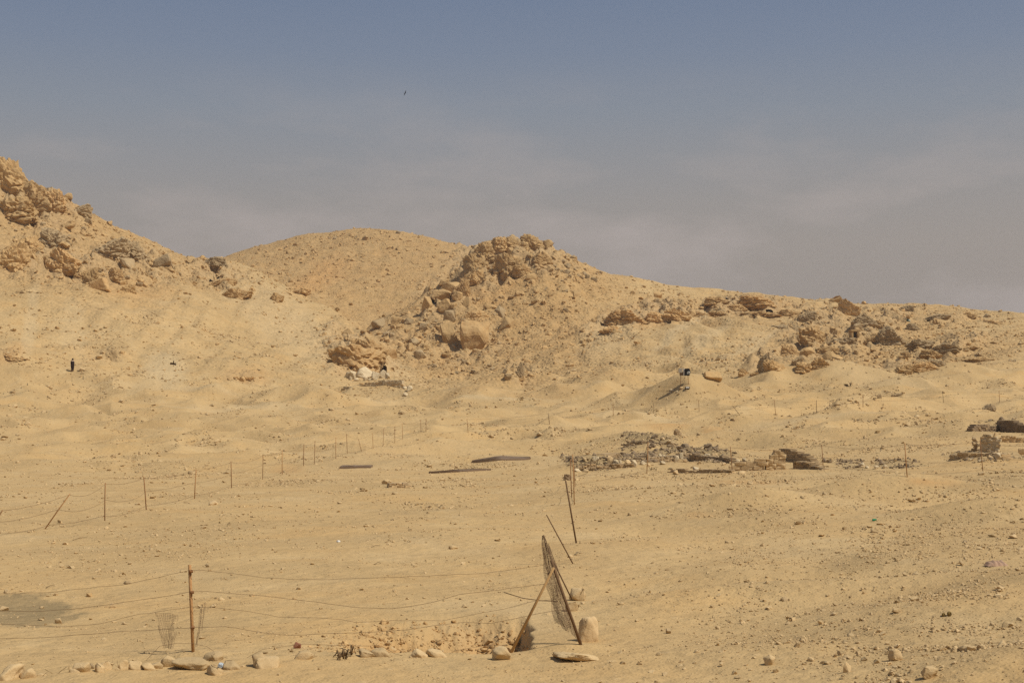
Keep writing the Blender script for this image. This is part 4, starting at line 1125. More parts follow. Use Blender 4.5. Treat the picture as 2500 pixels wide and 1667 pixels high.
for px_, py_, r_ in ((466, 1394, .032), (468, 1445, .034), (470, 1531, .032)):
    c_ = at(px_, py_, pb.y)
    part('wire_binding', tube([c_ + Vector((0, 0, -.02)), c_ + Vector((0, 0, .02))], r_, 8), M['rust'], fence)

# ---- leaning braced corner of the fence, with torn netting
cb_ = hit(1421, 1572)
corner = root_at('fence_corner_brace', cb_, 'leaning dark pole propped by a yellow brace and draped with torn netting', 'fence post')
ctop = at(1346, 1368, cb_.y - .1)
part('pole', tube([cb_ - Vector((-.05, 0, .2)), ctop], .024, 8, .9), M['pole_dark'], corner)
bb = hit(1246, 1592)
btop = at(1352, 1385, cb_.y - .18)
part('brace', tube([bb - Vector((.05, 0, .12)), bb.lerp(btop, .5) + Vector((.005, 0, 0)), btop], .023, 8, .8), M['pole_wood'], corner)
part('cross_rod', tube([at(1230, 1445, 21.9), at(1275, 1459, 21.9), at(1315, 1465, 21.8), at(1362, 1467, 21.7)], .007, 6), M['wire'], corner)
part('thin_pole', tube([at(1352, 1372, 21.95), at(1396, 1462, 21.95)], .012, 6), M['pole_dark'], corner)
part('binding', tube([at(1340, 1404, 21.6), at(1346, 1396, 21.6)], .03, 8), M['wire'], corner)
def net_sheet(left, right, ny=58, nx=18, yy=21.6, fold=.05, seed=0, thread=.0021):
    bm = bmesh.new()
    g = []
    L, R = np.array(left, float), np.array(right, float)
    for i in range(ny + 1):
        t = i / ny
        lx, ly = np.interp(t * (len(L) - 1), range(len(L)), L[:, 0]), np.interp(t * (len(L) - 1), range(len(L)), L[:, 1])
        rx, ry = np.interp(t * (len(R) - 1), range(len(R)), R[:, 0]), np.interp(t * (len(R) - 1), range(len(R)), R[:, 1])
        row = []
        for j in range(nx + 1):
            s_ = j / nx
            p = at(lx + (rx - lx) * s_, ly + (ry - ly) * s_, yy)
            p.y += fold * math.sin(s_ * 9 + t * 2 + seed) + fold * .8 * mnoise.noise(Vector((s_ * 5, t * 4, seed)))
            p.x += .02 * mnoise.noise(Vector((s_ * 6, t * 6, seed + 5)))
            row.append(bm.verts.new(p))
        g.append(row)
    for i in range(ny):
        for j in range(nx):
            if mnoise.noise(Vector((i * .13, j * .35, seed * 3.3))) > .3: continue       # torn holes
            bm.faces.new((g[i][j], g[i][j + 1], g[i + 1][j + 1], g[i + 1][j]))
    bmesh.ops.delete(bm, geom=[v for v in bm.verts if not v.link_faces], context='VERTS')
    edges_ = [(e.verts[0].co.copy(), e.verts[1].co.copy()) for e in bm.edges]
    bm.free()
    bm = bmesh.new()
    for p_, q_ in edges_:                        # every mesh side is a thin three-sided thread
        t_ = (q_ - p_).normalized(); s1 = t_.orthogonal().normalized(); s2 = t_.cross(s1)
        r0 = [bm.verts.new(p_ + (s1 * math.cos(k_ * 2.094) + s2 * math.sin(k_ * 2.094)) * thread) for k_ in range(3)]
        r1 = [bm.verts.new(q_ + (s1 * math.cos(k_ * 2.094) + s2 * math.sin(k_ * 2.094)) * thread) for k_ in range(3)]
        for k_ in range(3): bm.faces.new((r0[k_], r0[(k_ + 1) % 3], r1[(k_ + 1) % 3], r1[k_]))
    return mesh_from_bm('net', bm)
part('netting', net_sheet([(1324, 1308), (1326, 1360), (1328, 1410), (1338, 1440), (1350, 1480), (1372, 1530)], [(1328, 1306), (1350, 1360), (1362, 1400), (1376, 1450), (1392, 1500), (1412, 1560)], seed=1), M['net'], corner)
part('netting', net_sheet([(1325, 1320), (1330, 1380), (1346, 1430), (1346, 1490), (1356, 1520)], [(1340, 1330), (1362, 1390), (1372, 1450), (1390, 1500), (1395, 1535)], yy=21.5, seed=4), M['net'], corner)
scr = root_at('torn_netting', hit(440, 1590), 'faint scraps of torn netting hanging beside the rusty near post', 'netting')
part('netting', net_sheet([(378, 1494), (392, 1545), (402, 1580)], [(436, 1500), (430, 1545), (420, 1582)], yy=21.0, seed=9, ny=24, nx=14, thread=.0018), M['net'], scr)
part('netting', net_sheet([(490, 1478), (484, 1530), (476, 1575)], [(500, 1470), (494, 1530), (484, 1578)], yy=21.0, seed=12, ny=24, nx=5, thread=.0018), M['net'], scr)

# ---- other fences: posts as (base px, base py, top px, top py)
def post_fence(name, posts, label, strands_f, r, mats, wire_r, sag=.12):
    P = [(hit(bx, by), tx, ty) for bx, by, tx, ty in posts]
    rt = root_at(name, P[0][0], label, 'fence')
    ends = []
    for i, (b, tx, ty) in enumerate(P):
        t = at(tx, ty, b.y + .02)
        lo = b - (t - b).normalized() * .25
        rr = r * random.uniform(.85, 1.15) * (1 + max(0, b.y - 60) * .0012)
        part('post', tube([lo, b.lerp(t, .5) + Vector((random.uniform(-.01, .01), 0, 0)), t], rr, 6), M[mats[i % len(mats)]], rt)
        ends.append((b, t))
    for f in strands_f:
        pts = []
        for (b0, t0), (b1, t1) in zip(ends, ends[1:]):
            c = catenary(b0.lerp(t0, f), b1.lerp(t1, f + random.uniform(-.06, .06) if f < .9 else f), sag * random.uniform(.4, 1.6), 8, .006)
            for q in c:
                q.z = max(q.z, hz(q.x, q.y) + .03)
            pts += c[:-1]
        pts.append(c[-1])
        part('wire', tube(pts, wire_r, 4), M['wire'], rt)
    return rt
post_fence('wire_fence', [(-150, 1345, -120, 1262), (-30, 1310, 6, 1245), (110, 1291, 171, 1205), (256, 1271, 257, 1178), (357, 1244, 351, 1164), (475, 1217, 479, 1145), (565, 1191, 564, 1126), (641, 1170, 642, 1109), (689, 1158, 689, 1099),
            (741, 1137, 742, 1084), (767, 1133, 769, 1076), (820, 1119, 820, 1067), (848, 1107, 846, 1059), (883, 1102, 875, 1071), (911, 1095, 909, 1057), (935, 1090, 937, 1046), (964, 1081, 964, 1040), (983, 1072, 982, 1033), (1028, 1056, 1027, 1024), (1040, 1054, 1040, 1021)],
           'long wire fence of thin rusty posts receding across the left plain', (.97, .55, .12), .019, ('rust', 'rust', 'rust_pale'), .0055)
post_fence('wire_fence', [(1143, 1056, 1140, 1022), (1342, 1036, 1338, 1008), (1497, 1015, 1497, 984), (1596, 1009, 1596, 982), (1707, 1005, 1705, 976), (1806, 1013, 1788, 990), (1894, 1013, 1890, 975), (1994, 1008, 1993, 977), (2107, 994, 2107, 965), (2304, 983, 2301, 954), (2440, 982, 2439, 953), (2580, 985, 2580, 952)],
           'faint far wire fence of grey posts in front of the right hills', (.95, .5), .022, ('rust', 'pole_dark'), .006)
post_fence('wire_fence', [(1402, 1232, 1398, 1109), (1396, 1215, 1393, 1121), (1404, 1187, 1401, 1134), (1579, 1156, 1582, 1079), (1788, 1152, 1783, 1090), (2010, 1142, 2006, 1085), (2215, 1164, 2209, 1082), (2400, 1153, 2393, 1074), (2580, 1160, 2575, 1078)],
           'wire fence of rust-brown posts running right past the mud-brick ruins', (.96, .45, .1), .020, ('rust_pale', 'rust', 'rust'), .0055)
p0 = hit(1407, 1326); p1 = at(1381, 1173, p0.y)
o = link('leaning_post', tube([p0 - (p1 - p0).normalized() * .2, p0.lerp(p1, .5), p1], .024, 7, .85), M['pole_dark'])
tag(o, 'tall dark fence post leaning left below the row of rust posts', 'post')
p0 = hit(1399, 1376); p1 = at(1334, 1256, p0.y)
o = link('leaning_pole', tube([p0 - (p1 - p0).normalized() * .2, p0.lerp(p1, .5), p1], .016, 7, .8), M['pole_dark'])
tag(o, 'thin bare pole leaning steeply left on the open sand', 'pole')

# dark scrap lying by the posts
sc_ = hit(1384, 1172)
o = link('scrap', with_mat(CRAGS[3], 'mud_dark'), None, None, sc_, (.2, .3, .5), (.55, .4, .34))
tag(o, 'dark crumpled scrap lying beside the leaning posts', 'scrap')

# ---- covers over the shafts, made of planks
def cover(px0, px1, py, thick, depth, n, label, warp_, lens=0.0):
    a, b = hit(px0, py), hit(px1, py)
    yb = (a.y + b.y) / 2
    L = (b.x - a.x)
    zc = max(hz(a.x + L * t, yb + dd) for t in (.1, .5, .9) for dd in (0, depth * .5, depth))
    rt = root_at('plank_cover', Vector(((a.x + b.x) / 2, yb, zc)), label, 'wooden cover')
    for i in range(n):
        bm = bmesh.new()
        m = 10
        dw = depth / n
        vs = []
        for k_ in range(m + 1):
            t = k_ / m
            sh = 1 - lens * abs(2 * t - 1) ** 1.5
            x = -L / 2 + L * t
            y0 = (i * dw) * sh + (1 - sh) * depth / 2; y1 = ((i + .93) * dw) * sh + (1 - sh) * depth / 2
            xc_ = (a.x + b.x) / 2 + x
            za = max(hz(xc_, yb + y0), hz(xc_ - .3, yb + y0), hz(xc_ + .3, yb + y0)) - zc + random.uniform(0, .015)
            zb2 = hz(xc_, yb + y1) - zc + random.uniform(0, .015)
            vs.append([bm.verts.new((x, y0, za - .06)), bm.verts.new((x, y1, zb2 - .06)), bm.verts.new((x, y1, zb2 + thick)), bm.verts.new((x, y0, za + thick))])
        for v0, v1 in zip(vs, vs[1:]):
            for c_ in range(4):
                bm.faces.new((v0[c_], v0[(c_ + 1) % 4], v1[(c_ + 1) % 4], v1[c_]))
        bm.faces.new(vs[0][::-1]); bm.faces.new(vs[-1])
        bmesh.ops.recalc_face_normals(bm, faces=bm.faces)
        pl = part('plank', mesh_from_bm('plank', bm), M['plank'], rt, False)
        pl.location = (random.uniform(-.05, .05), 0, 0)
cover(831, 905, 1143, .12, 1.0, 4, 'short grey-brown plank cover lying left of the mud-brick stump', .0)
cover(1048, 1196, 1155, .09, 1.7, 4, 'long dark plank cover lying in the middle of the sand', .10, .75)
cover(1153, 1296, 1128, .09, 1.7, 4, 'farthest dark plank cover, beyond the long middle one', .08, .7)

# ---- brick and stone walls
BRK = [box(1, 1, 1, .09, rough=.12, seed=i * 3.7) for i in range(6)]
def wall(name, px0, py0, px1, py1, prof, course, blen, thick, mk, label, cat='ruin', pname='brick', jit=.03, mat2=None):
    """a coursed wall; prof(t) gives its height in metres along its length"""
    a, b = hit(px0, py0), hit(px1, py1)
    d = Vector((b.x - a.x, b.y - a.y, 0)); L = d.length; u = d / L
    ang = math.atan2(u.y, u.x)
    rt = root_at(name, a, label, cat)
    zb = min(a.z, b.z) - .12
    top_ = max(prof(t / 20) for t in range(21))
    row = 0
    while row * course < top_ + .12:
        x = -(.5 * blen if row % 2 else 0)
        while x < L:
            bl = blen * random.uniform(.82, 1.12)
            t = (x + bl / 2) / L
            g = a.z + (b.z - a.z) * min(max(t, 0), 1)
            if 0 <= t <= 1 and zb + row * course < g + prof(t) - course * .35:
                p = a + u * (x + bl / 2)
                me = with_mat(random.choice(BRK), mat2 if (mat2 and random.random() < .3) else mk)
                o = link(pname, me, None, rt, (p.x - a.x + random.uniform(-jit, jit) * thick, p.y - a.y + random.uniform(-jit, jit), zb - a.z + (row + .5) * course),
                         (random.uniform(-.03, .03), random.uniform(-.05, .05), ang + random.uniform(-.05, .05)), (bl * .94, thick * random.uniform(.95, 1.05), course * .95))
            x += bl
        row += 1
    # earth core behind the face
    bm = bmesh.new()
    vs = []
    nrm = Vector((-u.y, u.x, 0))
    for k_ in range(25):
        t = .01 + .98 * k_ / 24
        p = u * (L * t); g = (b.z - a.z) * t
        hh_ = max(prof(t) - course * .6, .02)
        vs.append([bm.verts.new(p + nrm * (thick * sy) + Vector((0, 0, zz))) for sy, zz in ((-.44, g - .3), (.44, g - .3), (.44, g + hh_), (-.44, g + hh_))])
    for v0, v1 in zip(vs, vs[1:]):
        for c_ in range(4): bm.faces.new((v0[c_], v0[(c_ + 1) % 4], v1[(c_ + 1) % 4], v1[c_]))
    bm.faces.new(vs[0][::-1]); bm.faces.new(vs[-1])
    bmesh.ops.recalc_face_normals(bm, faces=bm.faces)
    part('core', mesh_from_bm('core', bm), M[mk], rt, False)
    return rt
lerp_prof = lambda pts: (lambda t: float(np.interp(t, [p[0] for p in pts], [p[1] for p in pts])))
wall('mud_brick_ruin', 1908, 1126, 1998, 1134, lerp_prof([(0, .80), (.15, .78), (.5, .62), (.75, .42), (1, .06)]), .115, .30, .45, 'mud', 'brown mud-brick wall stepping down to the right of the stone pier', mat2='mud_dark', jit=.01)
wall('stone_pier', 1868, 1147, 1916, 1145.6, lerp_prof([(0, .55), (.25, .75), (.45, 1.12), (.9, 1.1), (1, .95)]), .24, .46, .55, 'block', 'sand-coloured block pier in the middle of the ruins', pname='block', jit=.02)
wall('block_ruin', 1793, 1149, 1866, 1147.4, lerp_prof([(0, .30), (.5, .48), (1, .55)]), .20, .62, .4, 'block', 'low plastered block wall left of the stone pier', pname='block', jit=.02)
wall('mud_brick_ruin', 1690, 1124, 1792, 1130, lerp_prof([(0, .36), (.1, .42), (.5, .3), (.8, .36), (1, .2)]), .10, .27, .45, 'mud', 'long low mud-brick wall at the back of the ruins', mat2='mud_dark')
wall('mud_brick_ruin', 1540, 1128, 1700, 1118, lerp_prof([(0, .08), (.2, .28), (.5, .2), (.8, .34), (1, .22)]), .10, .27, .5, 'mud', 'crumbled mud-brick footing under the pale blocks', mat2='mud_dark', jit=.09)
wall('mud_brick_ruin', 1518, 1092, 1662, 1090, lerp_prof([(0, .05), (.12, .5), (.3, .42), (.5, .58), (.62, .3), (.85, .5), (.9, .1), (1, .05)]), .13, .33, .6, 'mud', 'ragged dark footing of brick behind the ruins', mat2='mud_dark', jit=.1)
wall('mud_brick_ruin', 1468, 1112, 1508, 1112, lerp_prof([(0, .15), (.5, .24), (1, .1)]), .09, .27, .4, 'mud', 'short brown brick footing left of the ruins', jit=.08)
wall('mud_brick_ruin', 1944, 1142, 2012, 1146, lerp_prof([(0, .38), (.4, .4), (.7, .2), (1, .05)]), .10, .28, .5, 'mud', 'slumped mud-brick stump in front of the stepped wall', mat2='mud_dark', jit=.12)
wall('mud_brick_stump', 946, 1190, 998, 1190, lerp_prof([(0, .2), (1, .24)]), .125, .34, .5, 'mud', 'two-course mud-brick stump alone on the sand', mat2='block')
wall('mud_brick_ruin', 2440, 1052, 2560, 1060, lerp_prof([(0, .85), (.3, .82), (.5, .62), (1, .5)]), .16, .42, .5, 'mud_dark', 'dark brown ruined wall at the right edge', jit=.02)
wall('mud_brick_ruin', 2366, 1053, 2432, 1052, lerp_prof([(0, .2), (.15, .5), (.5, .5), (1, .3)]), .13, .38, .5, 'mud_dark', 'low dark wall footing left of the dark ruined wall', mat2='mud', jit=.08)
wall('rubble_ruin', 2325, 1124, 2460, 1120, lerp_prof([(0, .2), (.2, .42), (.5, .34), (.8, .44), (1, .15)]), .15, .36, .5, 'block', 'low tumbled stone wall below the dry-stone masonry', pname='stone', mat2='mud', jit=.12)
wall('rubble_ruin', 2420, 1075, 2520, 1077, lerp_prof([(0, .25), (.5, .3), (1, .2)]), .13, .3, .4, 'block', 'low line of stones right of the dry-stone masonry', pname='stone', jit=.12)
wall('stone_terrace', 836, 951, 986, 947, lerp_prof([(0, .2), (.25, .6), (.5, 1.0), (.8, 1.3), (.97, 1.35), (1, 1.2)]), .3, .7, .9, 'rock_pale', 'rough retaining wall under the rock-cut cave', pname='stone', jit=.03, mat2='block')

# dry-stone masonry pier
rt = wall('dry_stone_pier', 2394, 1103, 2440, 1101.4, lerp_prof([(0, .9), (.15, 1.05), (.6, 1.0), (1, .8)]), .15, .27, .5, 'rock_pale', 'dry-stone masonry pier of fitted pale stones near the right edge', pname='stone', jit=.05, mat2='block')
for k_ in range(8):   # tumbled left side
    link('stone', with_mat(SMALL[k_ % 12], 'mud' if k_ % 2 else 'block'), None, rt, (-.08 - .3 * random.random(), .25 + .3 * random.random(), .05 + k_ * .1), (random.random(), random.random(), random.random()), (.3, .3, .2))
wall('mud_brick_ruin', 1404, 1148, 1542, 1138, lerp_prof([(0, .12), (.2, .34), (.45, .18), (.7, .3), (1, .12)]), .10, .28, .5, 'mud', 'broken brown footing under the brushwood at the left of the ruins', mat2='block', jit=.1)
wall('mud_brick_ruin', 1640, 1153, 1788, 1153, lerp_prof([(0, .1), (.2, .2), (.4, .08), (.6, .22), (1, .16)]), .09, .28, .4, 'mud', 'lowest footing of brick along the front of the ruins', mat2='block', jit=.1)

# pale blocks and stones among the ruins
blk = [(1489, 1134, 14, 20), (1503, 1136, 16, 13), (1515, 1131, 8, 8), (1534, 1131, 16, 9), (1548, 1140, 18, 16), (1600, 1124, 15, 9), (1584, 1138, 8, 7), (1613, 1116, 10, 9), (1620, 1120, 14, 9), (1635, 1124, 10, 7), (1652, 1127, 16, 15), (1664, 1120, 10, 14), (1673, 1128, 11, 7), (1617, 1134, 14, 8),
       (1571, 1134, 15, 9), (1467, 1137, 12, 8), (1455, 1124, 18, 10), (1492, 1115, 8, 7), (1650, 1158, 15, 10), (1702, 1126, 14, 9), (1728, 1114, 14, 6), (1745, 1113, 16, 8), (1818, 1127, 11, 9), (1802, 1130, 12, 8), (1768, 1135, 10, 6), (1698, 1152, 18, 11), (1410, 1151, 18, 7), (1430, 1152, 16, 6),
       (2106, 1138, 14, 8), (2118, 1143, 10, 6), (2131, 1132, 9, 8), (2160, 1143, 12, 8), (2141, 1144, 12, 7), (2150, 1131, 8, 6), (2352, 1116, 15, 9), (2372, 1124, 10, 5), (2418, 1118, 12, 7), (2437, 1120, 18, 14), (2395, 1128, 10, 6), (2495, 1110, 16, 16)]
blab = {10: 'largest pale block of the ruins, beside the rubble mound', 4: 'triangular pale block in front of the ruins', 0: 'tall pale block at the left of the ruins', 18: 'pale block lying on the sand in front of the ruins', 34: 'pale squared stone in the tumbled wall at right', 39: 'tan boulder cut by the right edge'}
for i_, (px, py, w, h) in enumerate(blk):
    g = 'pale blocks lying among the mud-brick ruins' if px < 2000 else ('pale stones in the small rubble heap' if px < 2250 else 'pale stones of the tumbled wall')
    lb = 'pale limestone block lying among the mud-brick ruins' if px < 2000 else ('pale stone in the rubble heap behind the fence' if px < 2250 else 'pale stone in the tumbled wall at right')
    rock(px, py, w, h, BLOCKS, 'rock_pale' if i_ % 3 else 'block', blab.get(i_, lb), 'stone block', None if i_ in blab else g, 'stone_block', tilt=14)
# white stones before the cave
for i_, (px, py, w, h) in enumerate([(892, 922, 46, 22), (862, 925, 18, 18), (850, 922, 14, 12), (915, 926, 22, 16), (934, 922, 18, 16), (946, 924, 12, 12), (870, 930, 10, 7), (893, 929, 12, 8), (902, 930, 8, 6), (855, 928, 10, 8), (1000, 955, 16, 12), (990, 966, 14, 7), (988, 950, 12, 6)]):
    lb = ['long white boulder across the mouth of the cave', 'leaning white stone left of the long white boulder'] + [None] * 11
    if px >= 985: L_, g = 'white stone tumbled at the end of the retaining wall', 'white stones at the retaining wall end'
    else: L_, g = 'white stone piled in front of the cave', 'white stones piled before the cave'
    rock(px, py, w, h, BLOCKS, 'rock_pale', lb[i_] or L_, 'stone', None if lb[i_] else g, 'white_stone', tilt=16, dz=.1)

# doorway hut on the right slope
a = hit(2085, 823)
hut = root_at('rock_cut_doorway', a, 'small square doorway built into the right slope', 'doorway')
sc = a.y / F
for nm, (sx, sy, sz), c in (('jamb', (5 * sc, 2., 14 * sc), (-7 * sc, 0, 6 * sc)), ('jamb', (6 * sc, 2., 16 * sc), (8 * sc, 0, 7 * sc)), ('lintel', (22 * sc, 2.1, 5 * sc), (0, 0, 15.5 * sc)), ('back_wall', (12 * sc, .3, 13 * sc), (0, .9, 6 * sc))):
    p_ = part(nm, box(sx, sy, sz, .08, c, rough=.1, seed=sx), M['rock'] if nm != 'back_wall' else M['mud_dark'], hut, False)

# ---- stones lining the foot of the near fence, and other near stones
row = [(22, 1657, 46, 36), (68, 1652, 34, 28), (97, 1650, 26, 20), (133, 1645, 46, 26), (170, 1642, 30, 22), (193, 1638, 30, 32), (218, 1631, 18, 13), (237, 1639, 22, 24), (262, 1634, 38, 36), (287, 1634, 22, 28), (302, 1634, 16, 26), (317, 1632, 18, 24), (336, 1634, 24, 30), (358, 1634, 26, 19), (380, 1632, 26, 17), (410, 1628, 36, 28),
       (518, 1612, 40, 22), (517, 1647, 36, 25), (561, 1632, 32, 22), (590, 1627, 22, 13), (628, 1627, 34, 38), (655, 1628, 44, 34), (745, 1607, 44, 22), (905, 1603, 52, 19), (925, 1602, 36, 24), (1022, 1603, 30, 17), (1062, 1602, 40, 19)]
rlab = {0: 'big rounded stone at the left end of the stone row', 6: 'small dark grey stone set in the stone row', 17: 'smooth round stone at the foot of the rusty post mound', 21: 'largest stone right of the rusty post', 20: 'upright stone left of the largest stone by the rusty post', 24: 'square-fronted stone on the left rim of the pit', 26: 'low pale stone in the near rim of the pit', 16: 'tan slab stone just right of the rusty post'}
for i_, (px, py, w, h) in enumerate(row):
    words = 'first second third fourth fifth sixth seventh eighth ninth tenth eleventh twelfth thirteenth fourteenth fifteenth sixteenth seventeenth eighteenth nineteenth twentieth twenty-first twenty-second twenty-third twenty-fourth twenty-fifth twenty-sixth twenty-seventh'.split()
    lb = rlab.get(i_, words[i_] + ' stone from the left in the row along the near fence')
    rock(px, py, w * 1.3, h * 1.0, STONES, 'rock_grey' if i_ == 6 else 'stone', lb, 'stone', 'stones lined up along the near fence', 'stone', tilt=25, dz=-.2)
near_big = [(1411, 1466, 40, 32, STONES, 'stone', 'rounded stone behind the leaning corner pole'), (1403, 1491, 44, 30, STONES, 'stone', 'flat-topped stone beside the netting'), (1436, 1566, 46, 56, STONES, 'block', 'large pale upright stone right of the leaning corner pole'),
            (1405, 1612, 100, 14, STONES, 'stone', 'wide flat slab of earth at the foot of the leaning corner pole'), (1225, 1610, 46, 28, STONES, 'stone', 'grey-tan stone at the foot of the yellow brace'), (462, 1634, 90, 22, STONES, 'stone', 'low earth slab under the rusty near post'),
            (309, 1425, 16, 7, STONES, 'rock_grey', 'dark stone by the top wire left of the rusty post'), (506, 1384, 10, 8, STONES, 'rock_grey', 'small grey pebble stone right of the rusty post top'), (725, 1582, 16, 14, BLOCKS, 'brick_red', 'small reddish stone by the slack wire'),
            (518, 1232, 22, 9, BLOCKS, 'block', 'pale flat stone by the left fence'), (496, 1290, 12, 7, BLOCKS, 'block', 'small pale stone lying on the open sand'), (143, 1521, 16, 12, BLOCKS, 'block', 'pale stone on the edge of the dark ground patch'), (217, 1456, 15, 9, BLOCKS, 'rock', 'tan stone at the right end of the dark ground patch'),
            (8, 1490, 22, 10, BLOCKS, 'block', 'pale stone at the left edge in the dark ground patch'), (275, 1483, 14, 11, BLOCKS, 'block', 'rounded pale stone right of the dark ground patch'), (2187, 1612, 30, 26, STONES, 'stone', 'rounded stone in the bottom right foreground'), (1880, 1622, 26, 22, STONES, 'stone', 'dark-shadowed stone near the bottom right of centre'),
            (2070, 1640, 20, 22, BLOCKS, 'stone', 'upright stone at the bottom edge right of centre'), (2270, 1655, 42, 26, BLOCKS, 'stone', 'angular stone heap end at the bottom right'), (1632, 1546, 12, 12, BLOCKS, 'rock_grey', 'small grey upright stone on the right foreground sand'), (2335, 1590, 20, 12, BLOCKS, 'stone', 'pale stone with black shadow in the right foreground'),
            (1915, 1466, 18, 9, BLOCKS, 'rock_grey', 'small dark stone on the low right mound'), (2357, 1324, 10, 5, BLOCKS, 'mud_dark', 'little black stone on the right sand'), (2475, 1314, 20, 9, BLOCKS, 'block', 'flat pale stone near the right edge'), (2190, 1496, 22, 10, BLOCKS, 'stone', 'pale flake of stone in the right gravel patch')]
for px, py, w, h, lib, mk, lab in near_big:
    rock(px, py, w, h, lib, mk if mk != 'brick_red' else 'brick_red', lab, 'stone', None, 'stone', tilt=10)
rs = random.Random(21)
for k_ in range(90):
    px = 1450 + 1060 * rs.random() ** .8; py = 1430 + 235 * rs.random()
    if rs.random() < .3: px, py = rs.uniform(0, 1450), rs.uniform(1340, 1520)
    w = rs.uniform(6, 15) * (.7 + .5 * (py - 1340) / 300)
    rock(px, py, w, w * rs.uniform(.4, .7), SMALL, 'stone', 'loose pale stone lying on the near sand', 'stone', 'loose stones on the near sand', 'stone', tilt=25)

# ---- brushwood tangle at the end of the ruins
def brush(px, py, w, h, n, label, mat='twig'):
    P = hit(px, py); s = P.y / F
    rt = root_at('brushwood_pile', P, label, 'brushwood')
    for k_ in range(n):
        a = Vector((rs.uniform(-.5, .5) * w * s, rs.uniform(-.3, .3), rs.uniform(0, .4) * h * s))
        d = Vector((rs.uniform(-1, 1), rs.uniform(-.5, .5), rs.uniform(-.1, .7))).normalized() * rs.uniform(.3, .6) * w * s
        m_ = a + d * .5 + Vector((0, 0, rs.uniform(0, .12)))
        part('branch', tube([a, m_, a + d], rs.uniform(.008, .022), 5, .4), M[mat], rt, False)
brush(1435, 1143, 62, 22, 40, 'tangle of dry brushwood at the left end of the ruins')
brush(1592, 1148, 20, 10, 8, 'few dry sticks in front of the pale blocks')
brush(838, 1606, 34, 14, 18, 'small dry bush among the stones at the pit rim')
brush(1798, 1076, 16, 8, 12, 'small grey-green shrub beyond the ruins')
st_ = hit(1420, 1160)
o = link('stick', tube([hit(1412, 1163) + Vector((0, 0, .03)), hit(1434, 1157) + Vector((0, 0, .06))], .012, 5), M['twig'])
tag(o, 'thin stick lying on the sand left of the ruins', 'stick')
for k_, (xa, ya, xb, yb_, lab) in enumerate([(907, 1336, 928, 1333, 'short twig lying on the open sand above the top wire'), (915, 1378, 930, 1376, 'dark twig lying near the top wire'), (178, 1319, 212, 1313, 'rusty twig curled on the sand at the left'), (112, 1436, 135, 1432, 'thin twig above the dark ground patch')]):
    a, b = hit(xa, ya) + Vector((0, 0, .015)), hit(xb, yb_) + Vector((0, 0, .02))
    o = link('twig', tube([a, a.lerp(b, .5) + Vector((0, 0, .03)), b], .008, 5, .6), M['twig'])
    tag(o, lab, 'twig')

# ---- floodlight stand on the mound
a = hit(1662, 948); b = hit(1682, 950)
s = a.y / F
fl = root_at('floodlight_stand', a, 'floodlight and grey box raised on two thin legs on the sandy mound', 'floodlight')
xl, xr = 0.0, 19 * s
part('leg', tube([Vector((0, 0, -.4)), Vector((0, 0, 34 * s))], .035, 6), M['rust'], fl, False)
part('leg', tube([Vector((20 * s, 0, -.4)), Vector((17.5 * s, 0, 32 * s))], .035, 6), M['rust'], fl, False)
part('junction_box', box(9 * s, .35, 11 * s, .02, (-1 * s, -.1, 43.5 * s)), M['panel'], fl, False)
part('back_plate', box(9 * s, .06, 9 * s, .01, (2 * s, .15, 36 * s)), M['plank'], fl, False)
part('side_plate', box(2.4 * s, .4, 17 * s, .02, (7.2 * s, -.05, 40 * s)), M['white'], fl, False)
hd = part('lamp_housing', box(13 * s, .6, 16 * s, .08, (15 * s, -.05, 39 * s)), M['black'], fl, False)
gl = link('lens', box(7 * s, .1, 7 * s, .03, (17.5 * s, -.38, 38 * s)), M['glass'], hd)
link('reflector', box(3 * s, .08, 3 * s, .03, (19.5 * s, -.46, 39 * s)), M['white'], hd)
part('visor', box(11 * s, .3, 2.4 * s, .03, (14.5 * s, -.4, 47 * s)), M['black'], fl, False)
part('hinge_arm', box(2.2 * s, .3, 9 * s, .02, (22 * s, .0, 40 * s)), M['black'], fl, False)
b = hit(1678, 949)
gf = root_at('ground_floodlight', b, 'small white floodlight lying at the foot of the raised floodlight', 'floodlight')
part('housing', box(11 * s, .45, 5 * s, .04, (0, 0, 2.6 * s)), M['black'], gf, False)
part('lens', box(8 * s, .1, 3.4 * s, .02, (-.3 * s, -.26, 2.9 * s)), M['white'], gf, False)
for k_ in range(10):
    rock(1640 + rs.uniform(-8, 20), 955 + rs.uniform(-5, 9), rs.uniform(4, 9), rs.uniform(2, 5), SMALL, rs.choice(('rock_pale', 'rock_grey')), 'stone in the little heap under the floodlight', 'stone', 'stones heaped under the floodlight', 'stone', tilt=30)

